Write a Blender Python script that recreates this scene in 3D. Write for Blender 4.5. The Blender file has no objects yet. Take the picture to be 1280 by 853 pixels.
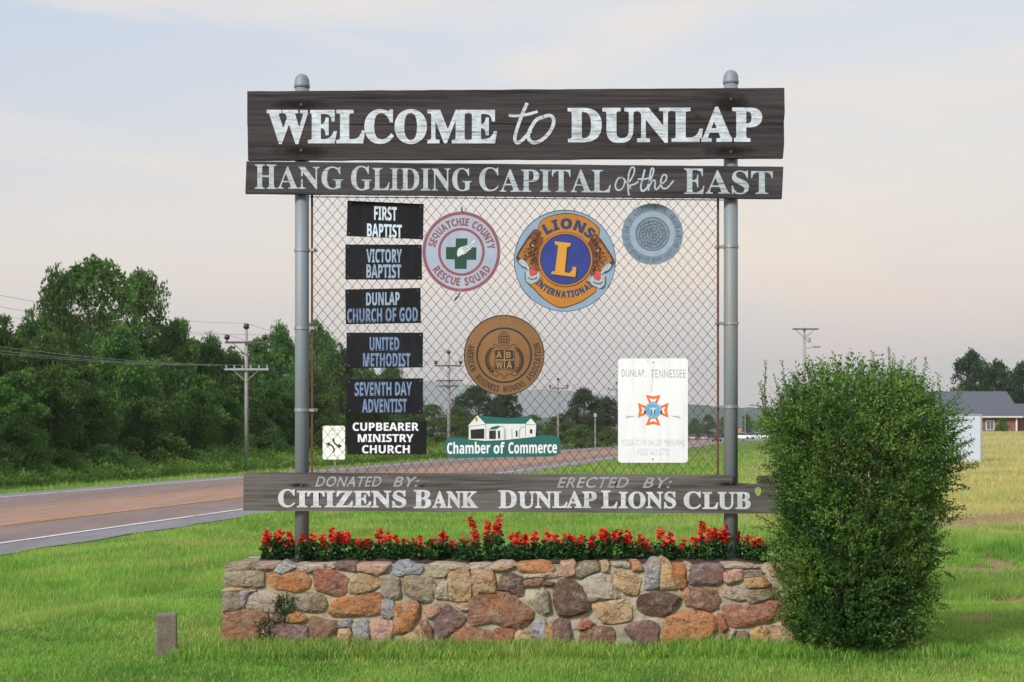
import bpy, bmesh, math, random
import numpy as np
from mathutils import Vector, Matrix, noise as mnoise
from mathutils.geometry import delaunay_2d_cdt

C = bpy.context.scene.collection
sc = bpy.context.scene
R = math.radians

# ------------------------------------------------------------------ camera
EYE = 1.7          # eye height over the lawn
FPX = 1778.0       # focal length in photo pixels (1280 wide)
cam = bpy.data.cameras.new('camera'); co = bpy.data.objects.new('camera', cam); C.objects.link(co)
co.location = (0, 0, EYE); co.rotation_euler = (R(90), 0, 0)
cam.sensor_width = 36; cam.lens = 36 * FPX / 1280; cam.shift_y = 114.5 / 1280
cam.clip_start = 0.1; cam.clip_end = 20000
cam.dof.use_dof = True; cam.dof.focus_distance = 11.4; cam.dof.aperture_fstop = 7.1
sc.camera = co

# ------------------------------------------------------------------ light
SUN_EL, SUN_AZ = R(34), R(-142)      # azimuth measured from +Y towards +X: behind the camera, to the left
sdir = Vector((math.sin(SUN_AZ) * math.cos(SUN_EL), math.cos(SUN_AZ) * math.cos(SUN_EL), math.sin(SUN_EL)))
sl = bpy.data.lights.new('sun', 'SUN'); sl.energy = 2.6; sl.angle = R(12); sl.color = (1.0, 0.95, 0.88)
so = bpy.data.objects.new('sun', sl); C.objects.link(so)
so.rotation_euler = sdir.to_track_quat('Z', 'Y').to_euler(); so.location = (-20, -20, 30)

w = bpy.data.worlds.new('World'); sc.world = w; w.use_nodes = True
nt = w.node_tree; bg = nt.nodes['Background']; bg.inputs[1].default_value = 0.078
def wn(t): return nt.nodes.new(t)
sky = wn('ShaderNodeTexSky'); sky.sky_type = 'NISHITA'; sky.sun_disc = False
sky.sun_elevation = SUN_EL; sky.sun_rotation = SUN_AZ; sky.air_density = 1.5; sky.dust_density = 3
tc = wn('ShaderNodeTexCoord'); sep = wn('ShaderNodeSeparateXYZ'); nt.links.new(tc.outputs['Generated'], sep.inputs[0])
ramp = wn('ShaderNodeValToRGB'); nt.links.new(sep.outputs['Z'], ramp.inputs[0])
SK = [(0.0, (9.8, 7.4, 6.5)), (0.06, (9.6, 7.3, 6.2)), (0.12, (9.9, 8.2, 6.6)), (0.19, (8.1, 7.6, 7.2)), (0.27, (6.7, 7.0, 7.6)), (1.0, (7.6, 8.4, 9.8))]
el = ramp.color_ramp.elements
while len(el) < len(SK): el.new(0.5)
for e, (p, c) in zip(el, SK): e.position = p; e.color = (*c, 1)
mp = wn('ShaderNodeMapping'); mp.inputs['Scale'].default_value = (2.2, 2.2, 15); nt.links.new(tc.outputs['Generated'], mp.inputs[0])
nz = wn('ShaderNodeTexNoise'); nz.inputs['Scale'].default_value = 1.3; nz.inputs['Detail'].default_value = 6; nz.inputs['Roughness'].default_value = 0.55; nz.inputs['Distortion'].default_value = 0.6
nt.links.new(mp.outputs[0], nz.inputs[0])
mr = wn('ShaderNodeMapRange'); mr.inputs[1].default_value = 0.42; mr.inputs[2].default_value = 0.62; mr.inputs[3].default_value = 0; mr.inputs[4].default_value = 0.85
nt.links.new(nz.outputs['Fac'], mr.inputs[0])
cl = wn('ShaderNodeMix'); cl.data_type = 'RGBA'; nt.links.new(mr.outputs[0], cl.inputs[0]); 
bl = wn('ShaderNodeMapRange'); bl.inputs[1].default_value = 0.05; bl.inputs[2].default_value = -0.42; nt.links.new(sep.outputs['X'], bl.inputs[0])
be = wn('ShaderNodeMapRange'); be.inputs[1].default_value = 0.06; be.inputs[2].default_value = 0.3; nt.links.new(sep.outputs['Z'], be.inputs[0])
bb_ = wn('ShaderNodeMath'); bb_.operation = 'MULTIPLY'; nt.links.new(bl.outputs[0], bb_.inputs[0]); nt.links.new(be.outputs[0], bb_.inputs[1])
bmx = wn('ShaderNodeMix'); bmx.data_type = 'RGBA'; nt.links.new(bb_.outputs[0], bmx.inputs[0]); nt.links.new(ramp.outputs[0], bmx.inputs[6]); bmx.inputs[7].default_value = (5.1, 6.0, 7.5, 1); nt.links.new(bmx.outputs[2], cl.inputs[6]); cl.inputs[7].default_value = (8.5, 7.6, 6.9, 1)
fin = wn('ShaderNodeMix'); fin.data_type = 'RGBA'; fin.inputs[0].default_value = 0.88
nt.links.new(sky.outputs[0], fin.inputs[6]); nt.links.new(cl.outputs[2], fin.inputs[7]); nt.links.new(fin.outputs[2], bg.inputs[0])

vs = sc.view_settings; vs.view_transform = 'Standard'; vs.look = 'None'; vs.exposure = 0.6; vs.gamma = 1.0; vs.use_curve_mapping = False

# ------------------------------------------------------------------ helpers
def lin(c):
    return tuple(((v / 255) / 12.92 if v / 255 <= 0.04045 else ((v / 255 + 0.055) / 1.055) ** 2.4) for v in c)
def P(x, y, Y):
    """point of the place measured at depth Y"""
    return ((x - 640) / FPX * Y, Y, EYE - (y - 541) / FPX * Y)
ONUM = ['first', 'second', 'third', 'fourth', 'fifth', 'sixth', 'seventh', 'eighth', 'ninth', 'tenth', 'eleventh', 'twelfth', 'thirteenth', 'fourteenth', 'fifteenth', 'sixteenth', 'seventeenth', 'eighteenth', 'nineteenth', 'twentieth', 'twenty-first', 'twenty-second', 'twenty-third', 'twenty-fourth', 'twenty-fifth', 'twenty-sixth', 'twenty-seventh', 'twenty-eighth', 'twenty-ninth', 'thirtieth']
def tag(o, label=None, cat=None, group=None, kind=None):
    if label: o['label'] = label
    if cat: o['category'] = cat
    if group: o['group'] = group
    if kind: o['kind'] = kind
    return o
def thing(name, label, cat, loc=(0, 0, 0), group=None):
    o = bpy.data.objects.new(name, None); C.objects.link(o); o.location = loc; o.empty_display_size = 0.2
    return tag(o, label, cat, group)
def link(name, me, m=None, parent=None, local=False):
    """one mesh object; its vertices are in world space unless local"""
    o = bpy.data.objects.new(name, me); C.objects.link(o)
    if m is not None and not me.materials: me.materials.append(m)
    if parent is not None:
        o.parent = parent
        if not local:
            t = Vector((0, 0, 0)); p = parent
            while p is not None: t += Vector(p.location); p = p.parent
            o.location = -t
    return o
def from_bm(bm, name='m', smooth=False):
    bmesh.ops.recalc_face_normals(bm, faces=bm.faces)
    me = bpy.data.meshes.new(name); bm.to_mesh(me); bm.free()
    if smooth:
        for p in me.polygons: p.use_smooth = True
    return me
def np_mesh(name, V, F, attrs=None, smooth=False):
    """V (n,3); F (m,k) all faces of k corners"""
    me = bpy.data.meshes.new(name); V = np.asarray(V, np.float32); F = np.asarray(F, np.int32); k = F.shape[1]
    me.vertices.add(len(V)); me.vertices.foreach_set('co', V.ravel())
    me.loops.add(F.size); me.loops.foreach_set('vertex_index', F.ravel())
    me.polygons.add(len(F)); me.polygons.foreach_set('loop_start', np.arange(0, F.size, k, dtype=np.int32)); me.polygons.foreach_set('loop_total', np.full(len(F), k, np.int32))
    if smooth: me.polygons.foreach_set('use_smooth', np.ones(len(F), bool))
    me.update(calc_edges=True)
    for n, a in (attrs or {}).items():
        at = me.attributes.new(n, 'FLOAT', 'POINT'); at.data.foreach_set('value', np.asarray(a, np.float32))
    return me
def box(bm, x0, x1, y0, y1, z0, z1, bev=0):
    r = bmesh.ops.create_cube(bm, size=1)
    for v in r['verts']: v.co = ((x0 + x1) / 2 + v.co.x * (x1 - x0), (y0 + y1) / 2 + v.co.y * (y1 - y0), (z0 + z1) / 2 + v.co.z * (z1 - z0))
    if bev:
        es = list({e for v in r['verts'] for e in v.link_edges})
        bmesh.ops.bevel(bm, geom=es, offset=bev, segments=2, affect='EDGES', profile=0.6)
def tube(bm, pts, rad, n=6, cap=True):
    pts = [Vector(p) for p in pts]; rs = rad if isinstance(rad, (list, tuple)) else [rad] * len(pts)
    rings = []
    for i, p in enumerate(pts):
        d = (pts[min(i + 1, len(pts) - 1)] - pts[max(i - 1, 0)]).normalized()
        a = d.cross(Vector((0, 0, 1)) if abs(d.z) < 0.9 else Vector((0, 1, 0))).normalized(); b = d.cross(a)
        rings.append([bm.verts.new(p + (a * math.cos(2 * math.pi * k / n) + b * math.sin(2 * math.pi * k / n)) * rs[i]) for k in range(n)])
    for r0, r1 in zip(rings, rings[1:]):
        for k in range(n): bm.faces.new((r0[k], r0[(k + 1) % n], r1[(k + 1) % n], r1[k]))
    if cap: bm.faces.new(rings[0][::-1]); bm.faces.new(rings[-1])
def lathe(bm, cx, cy, prof, n=20):
    rings = [[bm.verts.new((cx + r * math.cos(2 * math.pi * k / n), cy + r * math.sin(2 * math.pi * k / n), z)) for k in range(n)] for r, z in prof]
    for r0, r1 in zip(rings, rings[1:]):
        for k in range(n): bm.faces.new((r0[k], r0[(k + 1) % n], r1[(k + 1) % n], r1[k]))
    bm.faces.new(rings[0][::-1]); bm.faces.new(rings[-1])
_dg = None
def curve_mesh(cu):
    o = bpy.data.objects.new('tmp', cu); C.objects.link(o)
    dg = bpy.context.evaluated_depsgraph_get(); dg.update()
    me = bpy.data.meshes.new_from_object(o.evaluated_get(dg)); bpy.data.objects.remove(o); bpy.data.curves.remove(cu)
    return me
def plate(polys, Y, t, Ys=None, bev=0.0):
    """flat plate: outlines given in photo pixels measured in the plane y=Y (front face), thickness t behind it; further outlines cut holes"""
    cu = bpy.data.curves.new('c', 'CURVE'); cu.dimensions = '2D'; cu.fill_mode = 'BOTH'; cu.extrude = t / 2
    for poly in polys:
        s = cu.splines.new('POLY'); s.points.add(len(poly) - 1); s.use_cyclic_u = True
        for p, (x, y) in zip(s.points, poly):
            q = P(x, y, Y); p.co = (q[0], q[2], 0, 1)
    me = curve_mesh(cu)
    n = len(me.vertices); a = np.zeros(n * 3, np.float32); me.vertices.foreach_get('co', a); a = a.reshape(-1, 3)
    b = np.stack([a[:, 0], Y + t / 2 - a[:, 2], a[:, 1]], 1); me.vertices.foreach_set('co', b.astype(np.float32).ravel()); me.update()
    return me
def circ(cx, cy, r, n=64, a0=0, a1=360, ry=None):
    ry = ry or r; full = abs(a1 - a0) >= 360
    return [(cx + r * math.cos(R(a0 + (a1 - a0) * k / (n if full else n - 1))), cy - ry * math.sin(R(a0 + (a1 - a0) * k / (n if full else n - 1)))) for k in range(n)]
def smooth_poly(pts, it=2):
    for _ in range(it):
        q = []
        for i, a in enumerate(pts):
            b = pts[(i + 1) % len(pts)]
            q += [(a[0] * .75 + b[0] * .25, a[1] * .75 + b[1] * .25), (a[0] * .25 + b[0] * .75, a[1] * .25 + b[1] * .75)]
        pts = q
    return pts
def flat_polys(polylists, Y, t=0.0006, step=0.00012):
    """several thin painted shapes joined into one mesh, each a hair prouder than the last"""
    bm = bmesh.new()
    for i, pl in enumerate(polylists):
        me = plate([pl] if not isinstance(pl[0], list) else pl, Y - t - i * step, t); bm.from_mesh(me); bpy.data.meshes.remove(me)
    me = bpy.data.meshes.new('m'); bm.to_mesh(me); bm.free(); return me
def ribbon(pts, wd):
    """outline polygon of a brush stroke along pts, wd a width or list of widths"""
    n = len(pts); ws = wd if isinstance(wd, (list, tuple)) else [wd] * n; L = []; Rr = []
    for i in range(n):
        a = pts[max(i - 1, 0)]; b = pts[min(i + 1, n - 1)]; dx, dy = b[0] - a[0], b[1] - a[1]; d = math.hypot(dx, dy) or 1
        L.append((pts[i][0] - dy / d * ws[i] / 2, pts[i][1] + dx / d * ws[i] / 2)); Rr.append((pts[i][0] + dy / d * ws[i] / 2, pts[i][1] - dx / d * ws[i] / 2))
    return L + Rr[::-1]
def spl(pts, n=6):
    """Catmull-Rom through pts"""
    out = []; p = [pts[0]] + list(pts) + [pts[-1]]
    for i in range(1, len(p) - 2):
        for k in range(n):
            t = k / n; r = []
            for j in (0, 1):
                a, b, c, d = p[i - 1][j], p[i][j], p[i + 1][j], p[i + 2][j]
                r.append(0.5 * (2 * b + (c - a) * t + (2 * a - 5 * b + 4 * c - d) * t * t + (3 * b - a - 3 * c + d) * t ** 3))
            out.append(tuple(r))
    return out + [pts[-1]]
def sub(s, style):
    bu, blw = {'serif': (0x1D400, 0x1D41A), 'sans': (0x1D5D4, 0x1D5EE)}.get(style, (None, None))
    if bu is None: return s
    return ''.join(chr(bu + ord(ch) - 65) if 'A' <= ch <= 'Z' else chr(blw + ord(ch) - 97) if 'a' <= ch <= 'z' else ch for ch in s)
def glyphs(s, style, extrude=0.0, offset=0.0, spacing=1.0):
    cu = bpy.data.curves.new('t', 'FONT'); cu.body = sub(s, style); cu.size = 1; cu.offset = offset; cu.extrude = extrude; cu.space_character = spacing; cu.resolution_u = 4
    me = curve_mesh(cu); n = len(me.vertices); a = np.zeros(n * 3, np.float32); me.vertices.foreach_get('co', a); return me, a.reshape(-1, 3)
def text(s, x0, x1, y0, y1, Y, style='serif', t=0.0012, offset=0.0, slant=0.0, tilt=0.0, spacing=1.0, dist=0.0):
    """words filling the box x0..x1, y0..y1 (photo pixels measured in plane y=Y); tilt = px of rise per px"""
    me, a = glyphs(s, style, 0.5, offset, spacing)
    if slant: a[:, 0] += slant * a[:, 1]
    lo, hi = a.min(0), a.max(0); u = (a[:, 0] - lo[0]) / (hi[0] - lo[0]); v = (a[:, 1] - lo[1]) / (hi[1] - lo[1])
    px = x0 + u * (x1 - x0); py = y1 + v * (y0 - y1) - tilt * (px - x0)
    b = np.stack([(px - 640) / FPX * Y, Y - t * (a[:, 2] > 0), EYE - (py - 541) / FPX * Y], 1)
    me.vertices.foreach_set('co', b.astype(np.float32).ravel()); me.update(); me.flip_normals() if False else None
    return me
def arc_text(s, cx, cy, r0, r1, a0, a1, Y, style='sans', bottom=False, t=0.0009, offset=0.0, wfac=0.86, narrow=None):
    """letters between radii r0 (foot) and r1 (head), spread from angle a0 to a1 (degrees, anticlockwise from the right)"""
    bm = bmesh.new(); n = len(s)
    wid = []
    for ch in s:
        if ch == ' ': wid.append(0.45); continue
        me, a = glyphs(ch, style); wid.append(max(0.2, a[:, 0].max() - a[:, 0].min()) + 0.09); bpy.data.meshes.remove(me)
    tot = sum(wid); acc = 0
    for ch, wd in zip(s, wid):
        mid = (acc + wd / 2) / tot; acc += wd
        if ch == ' ': continue
        ang = R(a0 + (a1 - a0) * mid); half = abs(R(a1 - a0)) * wd / tot * (r0 + r1) / 2 * wfac / 2
        me, a = glyphs(ch, style, 0.5, offset); lo, hi = a.min(0), a.max(0)
        u = ((a[:, 0] - lo[0]) / (hi[0] - lo[0]) - 0.5) * 2 * half; v = (a[:, 1] - lo[1]) / (hi[1] - lo[1])
        rad = (r0 + v * (r1 - r0)) if not bottom else (r1 - v * (r1 - r0))
        rx, ry = math.cos(ang), -math.sin(ang); tx, ty = (-ry, rx) if not bottom else (ry, -rx)
        px = cx + rx * rad + tx * u; py = cy + ry * rad + ty * u
        b = np.stack([(px - 640) / FPX * Y, Y - t * (a[:, 2] > 0), EYE - (py - 541) / FPX * Y], 1)
        me.vertices.foreach_set('co', b.astype(np.float32).ravel()); me.update(); bm.from_mesh(me); bpy.data.meshes.remove(me)
    me = bpy.data.meshes.new('m'); bm.to_mesh(me); bm.free(); return me
def join(*mes):
    bm = bmesh.new()
    for me in mes: bm.from_mesh(me); bpy.data.meshes.remove(me)
    me = bpy.data.meshes.new('m'); bm.to_mesh(me); bm.free(); return me

# ------------------------------------------------------------------ materials
def newmat(name):
    m = bpy.data.materials.new(name); m.use_nodes = True; return m, m.node_tree, m.node_tree.nodes['Principled BSDF']
def N(nt, t, **kw):
    n = nt.nodes.new(t)
    for k, v in kw.items(): setattr(n, k, v)
    return n
def tex(nt, scale=(1, 1, 1), kind='ShaderNodeTexNoise', s=1.0, detail=4, rough=0.5, dist=0.0, coord='Object', rnd=False):
    t = N(nt, 'ShaderNodeTexCoord'); m = N(nt, 'ShaderNodeMapping'); m.inputs['Scale'].default_value = scale
    nt.links.new(t.outputs[coord], m.inputs[0])
    if rnd:
        oi = N(nt, 'ShaderNodeObjectInfo'); mu = N(nt, 'ShaderNodeMath', operation='MULTIPLY'); mu.inputs[1].default_value = 57.0
        nt.links.new(oi.outputs['Random'], mu.inputs[0]); nt.links.new(mu.outputs[0], m.inputs['Location'])
    n = N(nt, kind); nt.links.new(m.outputs[0], n.inputs['Vector']); n.inputs['Scale'].default_value = s
    if kind == 'ShaderNodeTexNoise': n.inputs['Detail'].default_value = detail; n.inputs['Roughness'].default_value = rough; n.inputs['Distortion'].default_value = dist
    return n
def ranged(nt, src, a, b, c=0.0, d=1.0):
    r = N(nt, 'ShaderNodeMapRange'); nt.links.new(src, r.inputs[0])
    for i, v in enumerate((a, b, c, d)): r.inputs[i + 1].default_value = v
    return r.outputs[0]
def mix(nt, f, a, b, mode='MIX'):
    m = N(nt, 'ShaderNodeMix', data_type='RGBA', blend_type=mode)
    for i, v in ((0, f), (6, a), (7, b)):
        if isinstance(v, (int, float)): m.inputs[i].default_value = v
        elif isinstance(v, tuple): m.inputs[i].default_value = (*v[:3], 1)
        else: nt.links.new(v, m.inputs[i])
    return m.outputs[2]
def bump(nt, src, strength, dist, b):
    n = N(nt, 'ShaderNodeBump'); n.inputs['Strength'].default_value = strength; n.inputs['Distance'].default_value = dist
    nt.links.new(src, n.inputs['Height']); nt.links.new(n.outputs[0], b.inputs['Normal'])
def simple(name, c, c2=None, rough=0.6, s=8, scale=(1, 1, 1), metal=0.0, bmp=0.0, lo=0.35, hi=0.65, bs=40, spec=None, coord='Object', emit=None):
    m, nt, b = newmat(name); b.inputs['Roughness'].default_value = rough; b.inputs['Metallic'].default_value = metal
    if spec is not None: b.inputs['Specular IOR Level'].default_value = spec
    c2 = c2 or tuple(v * 0.78 for v in c)
    n = tex(nt, scale, s=s, detail=6, rough=0.6, coord=coord); nt.links.new(mix(nt, ranged(nt, n.outputs['Fac'], lo, hi), c, c2), b.inputs['Base Color'])
    if 'enamel' in name or 'bronze' in name or 'aluminium' in name:
        sk = tex(nt, (14, 1, 1.1), s=1.6, detail=6, rough=.6); pre = b.inputs['Base Color'].links[0].from_socket; nt.links.new(mix(nt, ranged(nt, sk.outputs['Fac'], .5, .75, 0, .35), pre, tuple(v * .55 + .03 for v in c)), b.inputs['Base Color'])
    if bmp: bump(nt, tex(nt, scale, s=bs, detail=5).outputs['Fac'], bmp, 0.01, b)
    return m
def spot(nt, cx, cz, rx, rz):
    """1 inside a soft stain centred at x=cx, z=cz"""
    t = N(nt, 'ShaderNodeTexCoord'); m = N(nt, 'ShaderNodeMapping'); nt.links.new(t.outputs['Object'], m.inputs[0])
    m.inputs['Location'].default_value = (-cx / rx, 0, -cz / rz); m.inputs['Scale'].default_value = (1 / rx, 0, 1 / rz)
    ns = tex(nt, (9, 1, 9), s=1.6, detail=4); ad = N(nt, 'ShaderNodeVectorMath', operation='MULTIPLY_ADD'); ad.inputs[1].default_value = (0.9, 0, 0.9)
    sb = N(nt, 'ShaderNodeVectorMath', operation='SUBTRACT'); nt.links.new(ns.outputs['Color'], sb.inputs[0]); sb.inputs[1].default_value = (0.5, 0, 0.5)
    nt.links.new(sb.outputs[0], ad.inputs[0]); nt.links.new(m.outputs[0], ad.inputs[2])
    ln = N(nt, 'ShaderNodeVectorMath', operation='LENGTH'); nt.links.new(ad.outputs[0], ln.inputs[0])
    return ranged(nt, ln.outputs['Value'], 0.35, 1.05, 1, 0)
def wood(name, dark, light, spots=(), knots=()):
    m, nt, b = newmat(name); b.inputs['Roughness'].default_value = 0.85; b.inputs['Specular IOR Level'].default_value = 0.25
    g = tex(nt, (0.9, 20, 26), s=1.5, detail=10, rough=0.68, dist=0.35, rnd=True); big = tex(nt, (0.7, 3, 5), s=1.2, detail=4)
    fine = tex(nt, (2.0, 60, 120), s=1.0, detail=6, rough=0.7)
    col = mix(nt, ranged(nt, g.outputs['Fac'], 0.36, 0.66), dark, light)
    col = mix(nt, ranged(nt, big.outputs['Fac'], 0.45, 0.75, 0, 0.5), col, tuple(v * 1.35 for v in light))
    col = mix(nt, ranged(nt, fine.outputs['Fac'], 0.55, 0.7, 0, 0.6), col, tuple(v * 0.5 for v in dark))
    for sp in spots: col = mix(nt, spot(nt, *sp), col, (0.008, 0.006, 0.006))
    for sp in knots: col = mix(nt, spot(nt, *sp), col, (0.02, 0.014, 0.012))
    nt.links.new(col, b.inputs['Base Color']); bump(nt, fine.outputs['Fac'], 0.6, 0.004, b); return m
def paint(name, c, under, wear=0.62, grain=(2.5, 1, 30), w2=0.66):
    """brush-painted lettering that has worn through to the wood along the grain"""
    m, nt, b = newmat(name); b.inputs['Roughness'].default_value = 0.6
    a = tex(nt, grain, s=2.4, detail=8, rough=0.7); f = tex(nt, (6, 1, 6), s=3, detail=5, rough=0.6)
    col = mix(nt, ranged(nt, f.outputs['Fac'], 0.3, 0.7), c, tuple(v * 0.66 for v in c)); k = tex(nt, (1.2, 1, 60), s=1.0, detail=6, rough=.7, dist=.3); col = mix(nt, ranged(nt, k.outputs['Fac'], 0.58, 0.64, 0, .8), col, under)
    col = mix(nt, ranged(nt, a.outputs['Fac'], wear, w2 + 0.04, 0, 0.85), col, under)
    nt.links.new(col, b.inputs['Base Color']); return m
def leafmat(name, a, bcol, yel, trans=0.3, nscale=1.2, rough=0.55, objvar=0.4, tint='tint'):
    m, nt, b = newmat(name); b.inputs['Roughness'].default_value = rough; b.inputs['Specular IOR Level'].default_value = 0.3
    at = N(nt, 'ShaderNodeAttribute', attribute_name=tint); n = tex(nt, s=nscale, detail=3)
    col = mix(nt, at.outputs['Fac'], a, bcol); col = mix(nt, ranged(nt, n.outputs['Fac'], 0.5, 0.75, 0, 0.6), col, yel)
    oi = N(nt, 'ShaderNodeObjectInfo'); hs = N(nt, 'ShaderNodeHueSaturation'); nt.links.new(col, hs.inputs['Color'])
    nt.links.new(ranged(nt, oi.outputs['Random'], 0, 1, 0.5 - 0.02 * objvar * 2, 0.5 + 0.02 * objvar), hs.inputs['Hue'])
    nt.links.new(ranged(nt, oi.outputs['Random'], 0, 1, 1 - objvar * 0.5, 1 + objvar * 0.5), hs.inputs['Value']); col = hs.outputs[0]
    nt.links.new(col, b.inputs['Base Color'])
    tr = N(nt, 'ShaderNodeBsdfTranslucent'); nt.links.new(mix(nt, 0.5, col, yel), tr.inputs[0])
    ms = N(nt, 'ShaderNodeMixShader'); ms.inputs[0].default_value = trans; out = nt.nodes['Material Output']
    nt.links.new(b.outputs[0], ms.inputs[1]); nt.links.new(tr.outputs[0], ms.inputs[2]); nt.links.new(ms.outputs[0], out.inputs[0]); return m

# ------------------------------------------------------------------ terrain
K = 0.194      # the road runs along x = c + K*y
def sst(a, b, v): t = np.clip((v - a) / (b - a), 0, 1); return t * t * (3 - 2 * t)
def hgt(x, y):
    x = np.asarray(x, float); y = np.asarray(y, float); c = x - K * y
    z = np.interp(c, [-300, -60, -34, -30, -27.3, -13.2, -12.4, -9, -4, 0], [1.0, 0.0, -0.6, -0.62, -0.415, -0.415, -0.36, -0.22, 0, 0])
    z = z + sst(-3, 13, c) * 1.78 * np.clip((y - 20) / 110, 0, 1) ** 1.7 * (1 - 0.35 * sst(135, 175, y))
    bumpy = (sst(-12.6, -10, c) + sst(-28, -31, c)) * sst(12.3, 15, y)
    z = z + bumpy * 0.035 * (np.sin(x * 1.3 + y * 0.4) + np.sin(y * 0.9 - x * 0.5) + 0.6 * np.sin(x * 2.9 + 1) * np.sin(y * 2.3))
    z = z + 0.13 * np.exp(-((y - 20.5 + (x - 6) * 0.3) / 1.1) ** 2) * sst(3.5, 5.5, x) - 0.1 * np.exp(-((y - 16.5) / 2.0) ** 2) * sst(3.0, 5.0, x)
    return z
def nmap(x, y, s, seed=0):
    """cheap smooth value noise, 0..1"""
    x = np.asarray(x) * s + seed * 13.7; y = np.asarray(y) * s + seed * 7.3
    def h(i, j): v = np.sin(i * 127.1 + j * 311.7 + seed * 5.1) * 43758.5453; return v - np.floor(v)
    xi, yi = np.floor(x), np.floor(y); fx, fy = x - xi, y - yi; fx = fx * fx * (3 - 2 * fx); fy = fy * fy * (3 - 2 * fy)
    return (h(xi, yi) * (1 - fx) + h(xi + 1, yi) * fx) * (1 - fy) + (h(xi, yi + 1) * (1 - fx) + h(xi + 1, yi + 1) * fx) * fy
def bare(x, y):
    """1 where the soil shows through"""
    n = nmap(x, y, 2.2, 1) * 0.6 + nmap(x, y, 6, 2) * 0.4
    d0 = 0.95 * sst(.62, .80, nmap(x, y, .8, 51) * .5 + nmap(x, y * 1.4, 2.3, 52) * .5) * sst(3.2, 4.6, x) * sst(12.4, 13.5, y) * (1 - sst(21, 25, y))
    d1 = 1.5 * np.exp(-(((x - 4.45) / 0.5) ** 2 + ((y - 13.4) / 0.7) ** 2)) * (.15 + 1.2 * nmap(x, y, 2.6, 56)); d2 = np.exp(-(((x - 9.0) / 2.6) ** 2 + ((y - 27.5) / 3.5) ** 2)) * (.3 + 1.3 * nmap(x, y * 1.5, 1.1, 53))
    d3 = np.exp(-(((x - 6.3) / 0.8) ** 2 + ((y - 17.6) / 0.9) ** 2)) * 0.6
    c = x - K * y; d3 = d3 + np.exp(-((c + 10.6) / 1.3) ** 2) * np.clip(nmap(x, y, .5, 41) * 2.2 - 1.25, 0, .62)
    return np.clip((d0 + d1 + d2 + d3) * (0.5 + n) * 1.5 - 0.35, 0, 1)
def dry(x, y):
    """0 lush near lawn .. 1 mown hay-coloured field on the right"""
    c = x - K * y
    return sst(-4, 3, c) * sst(20, 30, y) * (0.55 + 0.45 * nmap(x, y, 0.25, 3)) 

cg = np.unique(np.concatenate([-13.2 - np.array([0.0]), [-27.3, -12.9], np.linspace(-27, -13.6, 6), np.linspace(-12.4, 12, 100), np.linspace(12.4, 40, 60), np.geomspace(41, 6500, 38), np.linspace(-60, -27.8, 50), -np.geomspace(62, 8500, 40)]))
yg = np.unique(np.concatenate([np.linspace(-60, 8, 18), np.linspace(8.2, 32, 100), np.linspace(32.5, 200, 140), np.geomspace(204, 9300, 56)]))
CG, YG = np.meshgrid(cg, yg); XG = CG + K * YG; ZG = hgt(XG, YG)
V = np.stack([XG, YG, ZG], -1).reshape(-1, 3); nx = len(cg)
ii, jj = np.meshgrid(np.arange(nx - 1), np.arange(len(yg) - 1)); b0 = (jj * nx + ii).ravel()
F = np.stack([b0, b0 + 1, b0 + nx + 1, b0 + nx], 1)
gm, nt, b = newmat('ground_turf'); b.inputs['Roughness'].default_value = 0.95; b.inputs['Specular IOR Level'].default_value = 0.1
n1 = tex(nt, s=0.35, detail=8, rough=0.65); n2 = tex(nt, s=9, detail=6, rough=0.7); n3 = tex(nt, (0.35, 1.2, 1), s=0.5, detail=5)
green = mix(nt, ranged(nt, n2.outputs['Fac'], 0.35, 0.65), (0.055, 0.10, 0.018), (0.11, 0.19, 0.035))
green = mix(nt, ranged(nt, n1.outputs['Fac'], 0.4, 0.7, 0, 0.5), green, (0.15, 0.2, 0.05))
hay = mix(nt, ranged(nt, n3.outputs['Fac'], 0.35, 0.65), (0.30, 0.29, 0.10), (0.42, 0.36, 0.16)); hay = mix(nt, ranged(nt, n2.outputs['Fac'], 0.35, 0.7, 0, 0.4), hay, (0.17, 0.2, 0.06))
soil = mix(nt, ranged(nt, n2.outputs['Fac'], 0.3, 0.7), (0.30, 0.20, 0.12), (0.20, 0.13, 0.08))
ad = N(nt, 'ShaderNodeAttribute', attribute_name='dry'); ab = N(nt, 'ShaderNodeAttribute', attribute_name='bare')
nt.links.new(mix(nt, ab.outputs['Fac'], mix(nt, ad.outputs['Fac'], green, hay), soil), b.inputs['Base Color']); bump(nt, n2.outputs['Fac'], 0.6, 0.05, b)
ground = link('ground', np_mesh('ground', V, F, {'dry': dry(XG, YG).ravel(), 'bare': bare(XG, YG).ravel()}, True), gm); tag(ground, kind='structure')

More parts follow.
